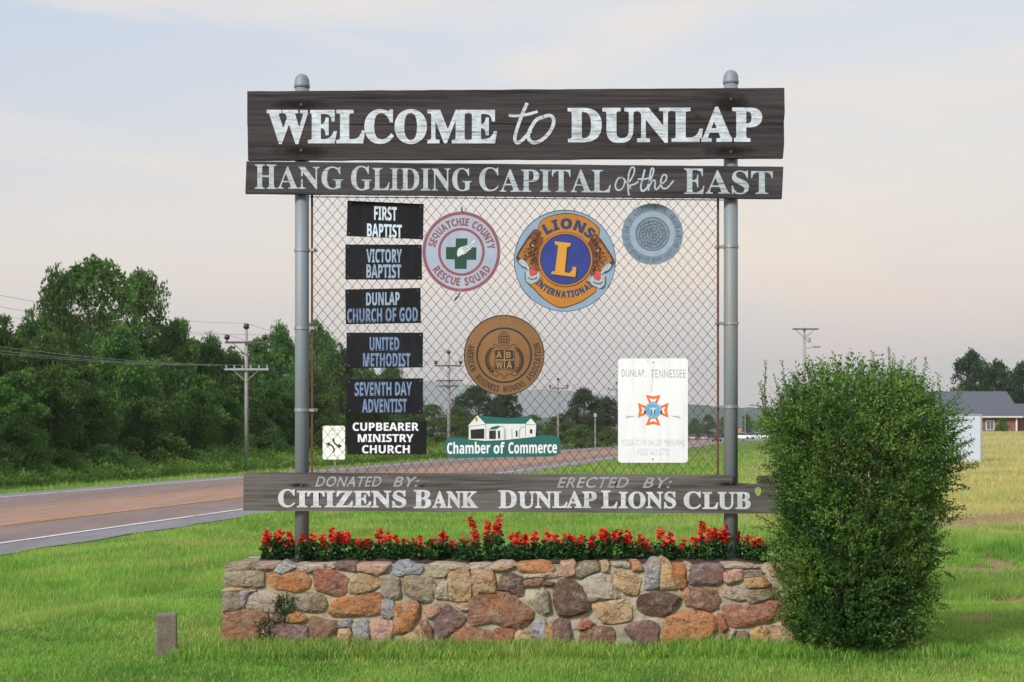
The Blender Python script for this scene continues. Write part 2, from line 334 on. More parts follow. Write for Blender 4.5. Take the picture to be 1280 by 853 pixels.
# road: asphalt sheet, reddish lanes, markings, each 4 mm over the one below
def strip(name, c0, c1, z, m, y0=-60, y1=1500, ny=60, edge=0.0, kind='structure', parent=None):
    ys = np.concatenate([np.linspace(y0, 120, 160), np.geomspace(121, y1, ny)]); V = []
    for i, y in enumerate(ys):
        e0 = edge * (nmap(0, y, 1.1, 5) - 0.5 + 0.5 * (nmap(0, y, 4, 6) - 0.5)) if edge else 0; e1 = edge * (nmap(3, y, 1.1, 7) - 0.5) if edge else 0
        V += [(c0 + e0 + K * y, y, z), (c1 + e1 + K * y, y, z)]
    V = np.array(V); i = np.arange(len(ys) - 1) * 2; o = link(name, np_mesh(name, V, np.stack([i, i + 1, i + 3, i + 2], 1)), m, parent)
    if kind: tag(o, kind=kind)
    return o
ZR = -0.40
def asphalt(name, c1, c2, c3):
    m, nt, b = newmat(name); b.inputs['Roughness'].default_value = 0.9; b.inputs['Specular IOR Level'].default_value = 0.2
    a = tex(nt, (1, 0.12, 1), s=1.3, detail=6, rough=0.6); g = tex(nt, s=60, detail=3); k = tex(nt, (3, 0.5, 1), s=0.8, detail=5)
    col = mix(nt, ranged(nt, a.outputs['Fac'], 0.35, 0.65), c1, c2); col = mix(nt, ranged(nt, k.outputs['Fac'], 0.5, 0.7, 0, 0.5), col, c3)
    col = mix(nt, ranged(nt, g.outputs['Fac'], 0.4, 0.65, 0, 0.35), col, tuple(v * 0.5 for v in c1)); vo = tex(nt, (1, .35, 1), kind='ShaderNodeTexVoronoi', s=.55); vo.feature = 'DISTANCE_TO_EDGE'; dz = tex(nt, s=2.5, detail=6, rough=.7); mpn = vo.inputs['Vector'].links[0].from_node
    va = N(nt, 'ShaderNodeVectorMath', operation='ADD'); nt.links.new(mpn.outputs[0], va.inputs[0]); nt.links.new(dz.outputs['Color'], va.inputs[1]); nt.links.new(va.outputs[0], vo.inputs['Vector'])
    col = mix(nt, ranged(nt, vo.outputs['Distance'], 0.0, 0.014, .4, 0), col, (.06, .055, .055)); nt.links.new(col, b.inputs['Base Color']); return m
shoulder_m = asphalt('shoulder_asphalt', (0.18, 0.18, 0.20), (0.225, 0.225, 0.245), (0.155, 0.15, 0.165))
lane_m = asphalt('lane_asphalt', (0.20, 0.148, 0.136), (0.24, 0.188, 0.178), (0.165, 0.130, 0.13))
turn_m = asphalt('turn_lane_asphalt', (0.30, 0.185, 0.14), (0.34, 0.22, 0.17), (0.22, 0.155, 0.135))
road = strip('road', -26.95, -13.6, ZR, shoulder_m, edge=0.3)
strip('road_lanes', -25.5, -14.95, ZR + 0.004, lane_m)
strip('road_turn_lane', -21.5, -17.6, ZR + 0.008, turn_m)
white_m = paint('road_white_paint', (0.72, 0.73, 0.76), (0.2, 0.19, 0.19), 0.6, (3, 3, 3)); yel_m = paint('road_yellow_paint', (0.62, 0.33, 0.06), (0.25, 0.17, 0.1), 0.55, (3, 3, 3))
strip('road_edge_line', -14.98, -14.83, ZR + 0.012, white_m); strip('road_edge_line', -25.6, -25.45, ZR + 0.012, white_m)
strip('road_solid_yellow_line', -17.75, -17.62, ZR + 0.016, yel_m); strip('road_solid_yellow_line', -21.55, -21.42, ZR + 0.016, yel_m)
# broken yellow lines inside the turn lane
V = []; F = []
for c0 in (-18.02, -21.28):
    for k in range(40):
        y0 = -40 + k * 12.2
        i = len(V); V += [(c0 + K * y0, y0, ZR + 0.016), (c0 + 0.12 + K * y0, y0, ZR + 0.016), (c0 + 0.12 + K * (y0 + 3), y0 + 3, ZR + 0.016), (c0 + K * (y0 + 3), y0 + 3, ZR + 0.016)]; F.append((i, i + 1, i + 2, i + 3))
tag(link('road_broken_yellow_line', np_mesh('dash', V, F), yel_m), kind='structure')

# hills
def ridge(name, Y, segs, m, seed, depth=500):
    xs = np.linspace(-0.95 * Y, 0.95 * Y, 200); px = 640 + xs / Y * FPX
    top = np.interp(px, [s[0] for s in segs], [s[1] for s in segs]); zt = EYE + (541 - top) / FPX * Y + (nmap(xs, 0 * xs, 14 / Y, seed) - 0.5) * 0.004 * Y + (nmap(xs, 0 * xs, 90 / Y, seed + 1) - 0.5) * 0.0022 * Y
    V = []; rows = 9
    for r in range(rows):
        t = r / (rows - 1); yy = Y - depth + depth * t
        for x, z in zip(xs, zt): V.append((x, yy + 60 * (nmap(x, r, 20 / Y, seed) - 0.5), -3 + (z + 3) * math.sin(t * math.pi / 2) ** 0.9 * (1 if t == 1 else 0.92 + 0.12 * nmap(x, r * 9.0, 30 / Y, seed))))
    n = len(xs); ii, jj = np.meshgrid(np.arange(n - 1), np.arange(rows - 1)); q = (jj * n + ii).ravel()
    o = link(name, np_mesh(name, np.array(V), np.stack([q, q + 1, q + n + 1, q + n], 1), smooth=True), m); tag(o, kind='structure'); return o
hill_m = simple('wooded_hill', (0.025, 0.05, 0.03), (0.04, 0.07, 0.04), 1.0, s=0.02, spec=0.0)
ridge('hills', 9000, [(-2000, 470), (0, 470), (300, 455), (500, 470), (560, 476), (620, 486), (680, 487), (760, 497), (860, 506), (1000, 515), (1280, 500), (3000, 480)], hill_m, 3)
ridge('hills', 2600, [(-2000, 520), (500, 520), (700, 522), (780, 512), (830, 507), (870, 505), (905, 511), (935, 509), (960, 514), (1000, 518), (1280, 515), (3000, 515)], hill_m, 8, 300)

# haze
bm = bmesh.new(); box(bm, -9600, 9600, -90, 9800, -6, 420); hz = link('haze', from_bm(bm)); tag(hz, kind='stuff')
hm = bpy.data.materials.new('haze_air'); hm.use_nodes = True; nt = hm.node_tree; nt.nodes.remove(nt.nodes['Principled BSDF']); pv = N(nt, 'ShaderNodeVolumePrincipled')
pv.inputs['Color'].default_value = (0.86, 0.94, 1.0, 1); pv.inputs['Density'].default_value = 0.00017; pv.inputs['Anisotropy'].default_value = 0.2
nt.links.new(pv.outputs[0], nt.nodes['Material Output'].inputs['Volume']); hz.data.materials.append(hm)

# ------------------------------------------------------------------ grass
def blades(name, n, yr, width, height, m, seed, seg=1, xr=None, cond=None, power=2.0, label=None):
    rng = np.random.default_rng(seed); u = rng.random(n); a, bb = yr
    y = (1 / (1 / a ** (power - 1) + u * (1 / bb ** (power - 1) - 1 / a ** (power - 1)))) ** (1 / (power - 1)) if power != 1 else a + (bb - a) * u
    if xr is None: x = (rng.random(n) * 2 - 1) * (0.385 * y + 0.5)
    else: x = xr[0] + rng.random(n) * (xr[1] - xr[0])
    c = x - K * y; keep = ((c > -13.35 + 0.5 * (nmap(0, y, 1.5, 4) - 0.4) + .25 * (nmap(0, y, 6, 14) - .5)) | (c < -27.1)) & ~((x > -2.27) & (x < 2.35) & (y > 11.1) & (y < 12.2))
    br = bare(x, y); keep &= rng.random(n) > br * 0.96
    if cond is not None: keep &= cond(x, y)
    x, y, c = x[keep], y[keep], c[keep]; n = len(x); z = hgt(x, y)
    far = np.sqrt(np.maximum(y, 11) / 11.0)
    rough_patch = np.clip(nmap(x, y, 0.7, 9) * 1.5 - 0.55, 0, 1) * sst(13.5, 16, y) + 1.5 * sst(.55, .8, nmap(x, y, 1.3, 54)) * sst(3, 4.5, x) * sst(13, 15, y) * (1 - sst(21, 25, y))
    h = height * (0.55 + 0.75 * rng.random(n)) * (0.7 + 0.6 * nmap(x, y, 1.6, 8)) * (1 + 0.9 * rough_patch) * np.minimum(far, 1.6)
    wd = width * (0.7 + 0.6 * rng.random(n)) * far ** 1.25
    an = rng.random(n) * 2 * np.pi; lean = (0.15 + 0.95 * rng.random(n) ** 1.6) * h; la = an + np.pi / 2 + rng.normal(0, 0.5, n) + (rng.random(n) < 0.5) * np.pi
    dx, dy = np.cos(an) * wd / 2, np.sin(an) * wd / 2; lx, ly = np.cos(la) * lean, np.sin(la) * lean
    tint = np.clip(0.40 * rng.random(n) + 0.35 * nmap(x, y * 1.3, 1.1, 11) + .4 * nmap(x, y, 3.7, 12) - .1, 0, 1); dr = np.clip(dry(x, y) + (rng.random(n) < 0.10) * 0.75, 0, 1)
    z = z - 0.01
    if seg == 1:
        V = np.stack([np.stack([x - dx, y - dy, z], 1), np.stack([x + dx, y + dy, z], 1), np.stack([x + lx, y + ly, z + h], 1)], 1).reshape(-1, 3)
        F = np.arange(3 * n).reshape(-1, 3); tt = np.repeat(tint, 3); dd = np.repeat(dr, 3); hh = np.tile([0, 0, 1], n)
    else:
        V = np.stack([np.stack([x - dx, y - dy, z], 1), np.stack([x + dx, y + dy, z], 1), np.stack([x + dx * .75 + lx * .35, y + dy * .75 + ly * .35, z + h * .6], 1), np.stack([x - dx * .75 + lx * .35, y - dy * .75 + ly * .35, z + h * .6], 1), np.stack([x + lx, y + ly, z + h * 0.95], 1)], 1).reshape(-1, 3)
        i = np.arange(n)[:, None] * 5; F = np.concatenate([i + [0, 1, 2], i + [0, 2, 3], i + [3, 2, 4]]); tt = np.repeat(tint, 5); dd = np.repeat(dr, 5); hh = np.tile([0, 0, .6, .6, 1], n)
    me = np_mesh(name, V, F, {'tint': tt, 'dry': dd, 'hgt': hh}); o = link(name, me, m); tag(o, kind='stuff'); 
    if label: tag(o, label, 'grass')
    return o
m, nt, b = newmat('grass_blade'); gr_m = m; b.inputs['Roughness'].default_value = 0.55; b.inputs['Specular IOR Level'].default_value = 0.25
at = N(nt, 'ShaderNodeAttribute', attribute_name='tint'); ad = N(nt, 'ShaderNodeAttribute', attribute_name='dry'); n1 = tex(nt, s=0.45, detail=5)
col = mix(nt, at.outputs['Fac'], (0.045, 0.175, 0.02), (0.31, 0.60, 0.085)); col = mix(nt, ranged(nt, n1.outputs['Fac'], 0.42, 0.66, 0, 0.6), col, (0.42, 0.50, 0.12))
col = mix(nt, ad.outputs['Fac'], col, (0.62, 0.51, 0.22)); nt.links.new(col, b.inputs['Base Color'])
tr = N(nt, 'ShaderNodeBsdfTranslucent'); nt.links.new(col, tr.inputs[0]); ms = N(nt, 'ShaderNodeMixShader'); ms.inputs[0].default_value = 0.45
nt.links.new(b.outputs[0], ms.inputs[1]); nt.links.new(tr.outputs[0], ms.inputs[2]); nt.links.new(ms.outputs[0], nt.nodes['Material Output'].inputs[0])
blades('grass', 260000, (8.6, 13.6), 0.0055, 0.05, gr_m, 1, seg=2, power=1.6, label='bright green lawn grass in front of the stone planter')
blades('grass', 420000, (13.6, 34), 0.0075, 0.052, gr_m, 2, power=2.2, label='green grass slope between the planter and the road')
blades('grass', 150000, (34, 130), 0.011, 0.09, gr_m, 3, power=2.0, label='mown field and verge grass in the distance')
blades('grass', 14000, (10.55, 11.1), 0.007, 0.11, gr_m, 4, seg=2, power=1, xr=(-2.6, 3.4), label='taller grass fringe along the foot of the stone planter')

# ------------------------------------------------------------------ welcome sign
YB = 11.5
post_m = simple('weathered_grey_pipe', (0.17, 0.22, 0.285), (0.19, 0.205, 0.20), 0.55, s=2.0, scale=(7, 7, 0.6), metal=0.1, bmp=0.15)
galv_m = simple('galvanised_band', (0.34, 0.37, 0.40), (0.24, 0.26, 0.28), 0.45, s=10, metal=0.6)
rust_m = simple('rusted_bar', (0.13, 0.055, 0.035), (0.07, 0.035, 0.028), 0.85, s=14, bmp=0.3)
bolt_m = simple('dark_bolt', (0.03, 0.028, 0.028), (0.06, 0.04, 0.03), 0.6, s=20)
def S(x, y): q = P(x, y, YB); return q[0], q[2]
def st(x, y, rx, rz): q = S(x, y); return (q[0], q[1], rx, rz)
wood1 = wood('dark_weathered_board', (0.014, 0.012, 0.014), (0.060, 0.052, 0.056), [st(372, 131, 0.25, 0.055), st(377, 190, 0.26, 0.06), st(914, 130, 0.17, 0.09), st(912, 188, 0.28, 0.055)], [st(872, 147, .03, .02), st(786, 182, .03, .02), st(519, 147, .035, .025)])
wood2 = wood('grey_weathered_board', (0.020, 0.018, 0.022), (0.068, 0.062, 0.070))
wood3 = wood('pale_weathered_board', (0.05, 0.043, 0.040), (0.15, 0.138, 0.136), [st(373, 607, 0.10, 0.022), st(912, 605, 0.13, 0.022)], [st(528, 608, .035, .015), st(770, 605, .02, .02)])
white1 = paint('worn_white_lettering', (0.60, 0.67, 0.77), (0.05, 0.045, 0.05), 0.50)
white2 = paint('pale_lettering', (0.45, 0.52, 0.60), (0.05, 0.045, 0.05), 0.54)
white3 = paint('bright_lettering', (0.60, 0.64, 0.70), (0.25, 0.25, 0.26), 0.64)
thin3 = paint('thin_grey_lettering', (0.36, 0.38, 0.41), (0.16, 0.16, 0.16), 0.55)

sign = thing('welcome_sign', 'wooden welcome sign of three boards on two grey pipe posts', 'sign', (0, 11.6, 0))
YP = YB + 0.045 + 0.058
for px, top, in ((377.5, 93), (913.5, 88)):
    x, _, zt = P(px, top, YP); r = 0.0575; bm = bmesh.new()
    lathe(bm, x, YP, [(r, 0.35), (r, zt - 0.105)], 24); p = link('post', from_bm(bm, smooth=True), post_m, sign)
    bm = bmesh.new(); lathe(bm, x, YP, [(r + .002, zt - 0.115), (r + 0.007, zt - 0.11), (r + 0.007, zt - 0.085), (r + 0.003, zt - 0.08), (r + 0.003, zt - .055), (r * 0.86, zt - 0.025), (r * 0.6, zt - 0.008), (r * 0.25, zt), (0.001, zt + .001)], 24)
    link('post_cap', from_bm(bm, smooth=True), post_m, p)
    for by in ((313, 410.5, 513) if px < 600 else (308.6, 404.6, 509)):
        zb = P(0, by, YP)[2]; bm = bmesh.new(); lathe(bm, x, YP, [(r + .001, zb - .013), (r + .006, zb - .012), (r + .006, zb + .012), (r + .001, zb + .013)], 24)
        s = 1 if px < 600 else -1; box(bm, min(x + s * r, x + s * 0.125), max(x + s * r, x + s * 0.125), YP - .02, YP - .014, zb - .012, zb + .012); box(bm, min(x + s * r, x + s * 0.125), max(x + s * r, x + s * 0.125), YP + .014, YP + .02, zb - .012, zb + .012)
        bd = link('tension_band', from_bm(bm), galv_m, p); bm = bmesh.new(); tube(bm, [(x + s * .108, YP - .035, zb), (x + s * .108, YP + .035, zb)], .008, 6); link('bolt', from_bm(bm), bolt_m, p)
def board(name, polys, t, m, bev=0.004):
    me = plate(polys, YB, t); o = link(name, me, m, None); return o
def wob(x0, y0, x1, y1, n, amp, seed):
    rr = random.Random(seed); return [(x0 + (x1 - x0) * k / n, y0 + (y1 - y0) * k / n + (rr.uniform(-amp, amp) if 0 < k < n else 0)) for k in range(n + 1)]
b1 = bpy.data.objects.new('top_board', None); C.objects.link(b1); b1.parent = sign
link('plank', plate([wob(309, 114.3, 980.5, 110, 40, .25, 1) + [(981, 140), (980, 153.2)] + wob(980, 153.2, 309, 156.3, 40, .2, 2)], YB, 0.042), wood1, b1)
link('plank', plate([wob(309.3, 157.1, 980, 154.0, 40, .2, 3) + [(980.3, 180), (978.8, 197.8)] + wob(978.8, 197.8, 310, 200.3, 40, .35, 4)], YB + 0.003, 0.042), wood1, b1)
YL = YB - 0.0004
def letters(m, parent, *mes, name='lettering'):
    for me in mes: link(name, me, m, parent)
SH = 0.022
letters(white1, b1, text('WELCOME', 333.4, 621.5, 136.6, 180.4, YL, offset=0.026, tilt=0.0), text('DUNLAP', 709.5, 952.7, 134.2, 179.4, YL, offset=0.026, tilt=0.003))
def strokes(lst, Y): return flat_polys([ribbon(spl(p, 6), wv) for p, wv in lst], Y, 0.0007, 0.00015)
link('script_lettering', strokes([([(659, 129), (654, 140), (649, 153), (645, 166), (643.5, 174), (646, 178.5), (651, 177), (657, 171), (664, 163)], 4.2), ([(636, 144.5), (646, 145), (660, 143), (672, 139.5)], 3.4),
    ([(680, 146.5), (672, 149), (666, 156), (661, 166), (661, 174), (667, 178.5), (676, 176), (685, 168), (691, 158), (692, 149), (687, 144.5), (679, 146.5)], 4.4), ([(685, 168), (690, 160), (692.5, 150)], 4.0)], YL), white1, b1)
b2 = bpy.data.objects.new('middle_board', None); C.objects.link(b2); b2.parent = sign
link('plank', plate([wob(308, 201.8, 979.3, 208.6, 30, .2, 5) + wob(977.4, 248.4, 306.6, 242, 30, .3, 6)], YB, 0.042), wood2, b2)
T2 = dict(offset=0.002, tilt=-0.0065)
def two(first, rest, x0, x1, y0, y1, xm, small=0.93, **kw):
    h = y1 - y0; return [text(first, x0, xm, y0, y1, YL, **kw), text(rest, xm + 1.2, x1, y1 - h * small + 0.0, y1 + 0.3, YL, **kw)]
letters(white2, b2, *two('H', 'ANG', 318.5, 429, 205.8, 236.3, 345.5, **T2), *two('G', 'LIDING', 438.8, 589.6, 207.4, 238.2, 464.5, **T2), *two('C', 'APITAL', 599, 763.5, 209.2, 239.6, 623.5, **T2), *two('E', 'AST', 855, 966, 210.8, 242.5, 880.5, **T2))
link('script_lettering', strokes([([(779, 222), (773, 223), (769.5, 230), (770, 236), (774, 238), (779, 234), (781, 226), (778, 222)], 2), ([(781, 227), (786, 228), (792, 218), (793, 211), (789.5, 209.5), (786, 218), (785, 232), (786, 243), (789, 245), (790, 239), (787, 233), (794, 230), (798, 227)], 2),
    ([(806, 212), (803, 224), (801, 234), (803, 239), (808, 236), (811, 230)], 2.2), ([(797, 224), (806, 224), (813, 222)], 2), ([(811, 230), (816, 218), (817, 211.5), (814, 212), (812, 224), (810.5, 238.5)], 2), ([(811, 234), (816, 226), (819, 227), (818.5, 234), (821, 237), (826, 231)], 2),
    ([(826, 231), (832, 226), (833, 220), (829, 219), (826, 227), (828, 235), (834, 235), (842, 226)], 2)], YL), white2, b2)
b3 = bpy.data.objects.new('bottom_board', None); C.objects.link(b3); b3.parent = sign
hole = smooth_poly([(943, 611), (948, 608.5), (953, 611), (953, 617), (949, 621), (944, 618)], 1)
link('plank', plate([[(304.5, 592.5), (309, 590.6)] + wob(309, 590.8, 915, 593.8, 30, .2, 7) + [(915.5, 599), (917, 604.3)] + wob(917, 604.3, 946.5, 604.8, 5, .3, 9) + [(947.4, 595.5)] + wob(948, 594.8, 975, 594, 3, .3, 10) + [(975.6, 612), (972.8, 642.4)] + wob(972.8, 642.4, 304, 638.6, 30, .25, 8), hole], YB, 0.042), wood3, b3)
letters(white3, b3, text('C', 347.5, 369, 611.5, 634.5, YL, offset=.016), text('ITIZENS', 371, 508, 613.2, 635, YL, offset=.022), text('B', 517, 539, 612.5, 635.6, YL, offset=.016), text('ANK', 540.5, 597, 613.8, 635.6, YL, offset=.022),
          text('D', 623, 646, 613, 635.5, YL, offset=.016), text('UNLAP', 647.5, 746, 614, 635.8, YL, offset=.02), text('L', 751.5, 772, 613.5, 635.6, YL, offset=.016), text('IONS', 773.5, 845, 614.5, 636, YL, offset=.02), text('C', 854.5, 876.5, 614.3, 636.8, YL, offset=.016), text('LUB', 878, 938.5, 615.2, 637.2, YL, offset=.02))
letters(thin3, b3, text('DONATED', 394, 477, 595.8, 608.6, YL, 'plain', slant=.35, offset=.012, spacing=1.1), text('BY:', 491, 524, 596, 608.8, YL, 'plain', slant=.35, offset=.012, spacing=1.1), text('ERECTED', 696, 786, 596.6, 610, YL, 'plain', slant=.35, offset=.012, spacing=1.1), text('BY:', 803, 840, 597, 610.2, YL, 'plain', slant=.35, offset=.012, spacing=1.1))
for o in (b1, b2, b3): o.location = (0, 0, 0)
for (px, pys) in ((376.5, (131, 188, 222, 607)), (913.5, (124, 190, 229, 604))):
    for py in pys:
        x, _, z = P(px, py, YB); bm = bmesh.new(); tube(bm, [(x, YB - .006, z), (x, YB + .004, z)], .013, 8)
        link('bolt', from_bm(bm), bolt_m, b1 if py < 200 else b2 if py < 300 else b3)

# chain link
m, nt, b = newmat('chain_link_wire'); wire_m = m; b.inputs['Roughness'].default_value = 0.7; b.inputs['Metallic'].default_value = 0.2
t = N(nt, 'ShaderNodeTexCoord'); sp_ = N(nt, 'ShaderNodeSeparateXYZ'); nt.links.new(t.outputs['Object'], sp_.inputs[0]); nz2 = tex(nt, s=3, detail=4)
su = N(nt, 'ShaderNodeMath', operation='MULTIPLY_ADD'); su.inputs[1].default_value = 1.1; nt.links.new(nz2.outputs['Fac'], su.inputs[0]); nt.links.new(sp_.outputs['Z'], su.inputs[2])
nt.links.new(mix(nt, ranged(nt, su.outputs[0], 1.9, 3.2), (0.11, 0.034, 0.025), (0.035, 0.03, 0.029)), b.inputs['Base Color'])
YC = YP
xa, _, ztop = P(391, 240, YC); xb, _, zbot = P(897, 598, YC)
fence = bpy.data.objects.new('chain_link_mesh', None); C.objects.link(fence); fence.parent = sign
ncol = 82; dxw = (xb - xa) / ncol; half = 7.4 / FPX * YC; nn = int((ztop - zbot) / half) + 1
def wire_mesh(flip):
    bm = bmesh.new(); pts = []; rr = random.Random(flip)
    for k in range(nn):
        s = (k + flip) % 2; x = dxw if s else 0; z = ztop - k * half
        sy = -0.0035 if s else 0.0035
        pts += [(x * 1.0 + (0.0012 if s else -0.0012), YC + sy, z)]
    tube(bm, pts, 0.0025, 4, True); return from_bm(bm)
wm = [wire_mesh(0), wire_mesh(1)]
for k in range(ncol):
    o = link('wire', wm[k % 2], wire_m, fence); o.location = (o.location.x + xa + k * dxw, o.location.y, o.location.z)
for px in (390, 897.5):
    x = P(px, 0, YC)[0]; bm = bmesh.new(); box(bm, x - .009, x + .009, YC - .004, YC + .004, zbot, ztop); link('tension_bar', from_bm(bm), rust_m, sign)
bm = bmesh.new(); tube(bm, [(xa - .05, YC + .012, P(0, 246, YC)[2]), (xb + .05, YC + .012, P(0, 250, YC)[2])], .004, 6); link('tension_wire', from_bm(bm), bolt_m, sign)

# ------------------------------------------------------------------ plaques hung on the fence
YQ = YC - 0.012
black_m = simple('black_sign_enamel', (0.006, 0.007, 0.010), (0.011, 0.012, 0.017), 0.55, s=3, spec=0.15)
blue_letter = paint('pale_blue_vinyl', (0.31, 0.41, 0.58), (0.03, 0.05, 0.11), 0.58, (8, 1, 3)); faded_letter = paint('faded_blue_vinyl', (0.17, 0.26, 0.45), (0.02, 0.035, 0.09), 0.52, (8, 1, 3)); bluewhite = simple('white_blue_vinyl', (0.56, 0.66, 0.78), (0.48, 0.58, 0.72), 0.5)
white_vinyl = simple('white_vinyl', (0.74, 0.75, 0.80), (0.66, 0.68, 0.76), 0.5)
rivet_m = simple('rivet', (0.35, 0.36, 0.38), None, 0.4, metal=0.6)
def rivets(pts, Y, parent, r=0.0065):
    for x, y in pts:
        q = P(x, y, Y); bm = bmesh.new(); tube(bm, [(q[0], Y - .004, q[2]), (q[0], Y, q[2])], r, 8); link('rivet', from_bm(bm), rivet_m, parent)
def church(label, corners, lines, lm, style='cond', riv=True):
    cx = sum(c[0] for c in corners) / 4; cy = max(c[1] for c in corners); q = P(cx, cy, YQ)
    t = thing('church_sign', label, 'sign', q, 'church name signs hung on the chain link')
    link('panel', plate([corners], YQ, 0.003), black_m, t); tl = (corners[1][1] - corners[0][1]) / (corners[0][0] - corners[1][0])
    for s, x0, x1, y0, y1, ltm in lines: link('lettering', text(s, x0, x1, y0, y1, YQ - .0003, 'sans', offset=0.012, t=.0008, tilt=tl), ltm, t)
    if riv: rivets([(c[0] + (3.5 if c[0] < 480 else -3.5), c[1] + (3.5 if i < 2 else -3.5)) for i, c in enumerate(corners)], YQ, t, 0.004)
church('topmost black church sign reading FIRST BAPTIST', [(434.3, 251), (529.7, 255.2), (528.9, 299.5), (433.3, 295.3)], [('FIRST', 467.7, 496, 257.6, 275.2, bluewhite), ('BAPTIST', 458.8, 502.3, 279.2, 296, bluewhite)], None)
church('black church sign reading VICTORY BAPTIST', [(431.8, 305.8), (527.2, 306), (527.6, 350), (431.6, 349.7)], [('VICTORY', 458, 502.3, 311.3, 328.6, blue_letter), ('BAPTIST', 458, 501.4, 330.6, 348, blue_letter)], None)
church('black church sign reading DUNLAP CHURCH OF GOD', [(431.4, 362), (525.7, 360), (526.1, 404), (432.2, 405.6)], [('DUNLAP', 457.6, 499.5, 366, 382.4, blue_letter), ('CHURCH OF GOD', 434, 522.3, 386, 403.8, faded_letter)], None)
church('black church sign reading UNITED METHODIST', [(433.3, 416), (528.9, 416), (528.4, 459.5), (432.8, 460.5)], [('UNITED', 462, 499, 421.6, 438.7, faded_letter), ('METHODIST', 453.7, 513, 441.5, 458.6, faded_letter)], None)
church('black church sign reading SEVENTH DAY ADVENTIST', [(432.8, 474), (528.9, 473), (528.4, 517.6), (433.7, 517)], [('SEVENTH DAY', 443.4, 514.8, 478, 495.4, faded_letter), ('ADVENTIST', 452.5, 508.7, 499, 516.2, faded_letter)], None)
church('lowest black church sign reading CUPBEARER MINISTRY CHURCH in white', [(433.7, 526.5), (533.3, 526.5), (533, 568.3), (433.7, 568.3)], [('CUPBEARER', 440.8, 523.5, 528.4, 538.9, white_vinyl), ('MINISTRY', 447.3, 517, 542.8, 552.9, white_vinyl), ('CHURCH', 452.5, 512.3, 556.6, 567, white_vinyl)], None, riv=False)
def disc(name, label, cx, cy, r, m, ry=None):
    q = P(cx, cy + (ry or r), YQ); t = thing(name, label, 'sign', q, 'club plaques hung on the chain link'); link('disc', plate([circ(cx, cy, r, 96, ry=ry)], YQ, 0.004), m, t); return t
YF = YQ - 0.0004
# rescue squad
rs_blue = simple('pale_blue_enamel', (0.34, 0.41, 0.53), (0.29, 0.36, 0.48), 0.4, s=4); rs_red = simple('dull_red_enamel', (0.27, 0.065, 0.09), (0.22, 0.06, 0.085), 0.45); rs_green = simple('dark_green_enamel', (0.008, 0.06, 0.035), (0.006, 0.045, 0.03), 0.4)
t = disc('rescue_squad_plaque', 'round pale blue plaque with red rings and a green cross', 576.7, 314.8, 49.3, rs_blue, ry=50.6)
link('outer_ring', plate([circ(576.7, 314.8, 48.4, 96, ry=49.8), circ(576.7, 314.8, 44.8, 96, ry=46.2)], YF - .0006, .0006), rs_red, t)
link('inner_ring', plate([circ(576.7, 315, 29.2, 80, ry=30), circ(576.7, 315, 26.0, 80, ry=26.8)], YF - .0006, .0006), rs_red, t)
letters(rs_red, t, arc_text('SEQUATCHIE COUNTY', 576.7, 315.2, 33, 42.6, 170, 5, YF, offset=.02, wfac=.84), arc_text('RESCUE SQUAD', 576.7, 314.6, 33, 43, 211, 331, YF, bottom=True, offset=.02, wfac=.84))
link('cross', plate([[(569.9, 298.2), (584.4, 298.2), (584.4, 309), (595.5, 309.6), (595.2, 325), (583.6, 325), (583, 336.4), (568.4, 336.2), (568.4, 324.6), (557.6, 324.2), (557.4, 309), (569.4, 309)]], YF - .0006, .0006), rs_green, t)
wing_m = simple('white_enamel', (0.62, 0.66, 0.72), (0.55, 0.6, 0.68), 0.4)
link('wing', flat_polys([smooth_poly([(572, 322), (571, 315), (574, 309.5), (581, 308), (588, 304), (594, 299), (592, 306), (590, 311), (585, 315), (580, 318), (576, 319)], 1)], YF - .0008), wing_m, t)
link('wing_feathers', strokes([([(579, 313), (586, 310), (592, 304)], .6), ([(580, 315.5), (586, 313.5), (590.5, 309)], .6), ([(577, 311), (583, 308.5), (589, 303.5)], .5)], YF - .002), rs_green, t)
rivets([(577.6, 266.5), (575.4, 363.5)], YQ - .0008, t, .006)
tie = thing('wire_tie', 'twisted dark wire tie under the rescue squad plaque', 'wire tie', P(570, 375, YC)); bm = bmesh.new()
tube(bm, [P(575, 366, YC - .02), P(573, 370, YC - .03), P(571, 373, YC - .025), P(568, 376, YC - .02)], .006, 6); tube(bm, [P(572, 371, YC - .03), P(569, 374, YC - .03)], .008, 5); link('tie', from_bm(bm), bolt_m, tie)
tie = thing('wire_tie', 'small dark wire tie above the rescue squad plaque', 'wire tie', P(577, 262, YC)); bm = bmesh.new()
tube(bm, [P(577, 258.5, YC - .02), P(577.4, 262, YC - .03), P(577, 265, YC - .02)], [.003, .007, .005], 6); link('tie', from_bm(bm), bolt_m, tie)
# lions
LX, LY = 706.1, 326.1
l_bg = simple('sky_blue_enamel', (0.24, 0.34, 0.46), (0.20, 0.30, 0.43), 0.4, s=3); l_gold = simple('gold_enamel', (0.46, 0.19, 0.018), (0.38, 0.15, 0.018), 0.4, s=5); l_blue = simple('royal_blue_enamel', (0.018, 0.04, 0.25), (0.012, 0.03, 0.19), 0.35); l_navy = simple('navy_enamel', (0.02, 0.04, 0.13), None, 0.4)
l_black = simple('black_line_enamel', (0.012, 0.01, 0.01), None, 0.4); l_brown = simple('brown_mane_enamel', (0.09, 0.025, 0.008), (0.17, 0.05, 0.014), 0.45, s=60); l_fur = simple('tan_fur_enamel', (0.38, 0.16, 0.03), (0.24, 0.085, 0.018), 0.45, s=50); l_red = simple('red_tongue_enamel', (0.55, 0.08, 0.07), None, 0.4)
t = disc('lions_plaque', 'large round blue and gold plaque with two lion heads around a letter L', LX, LY, 63.6, l_bg)
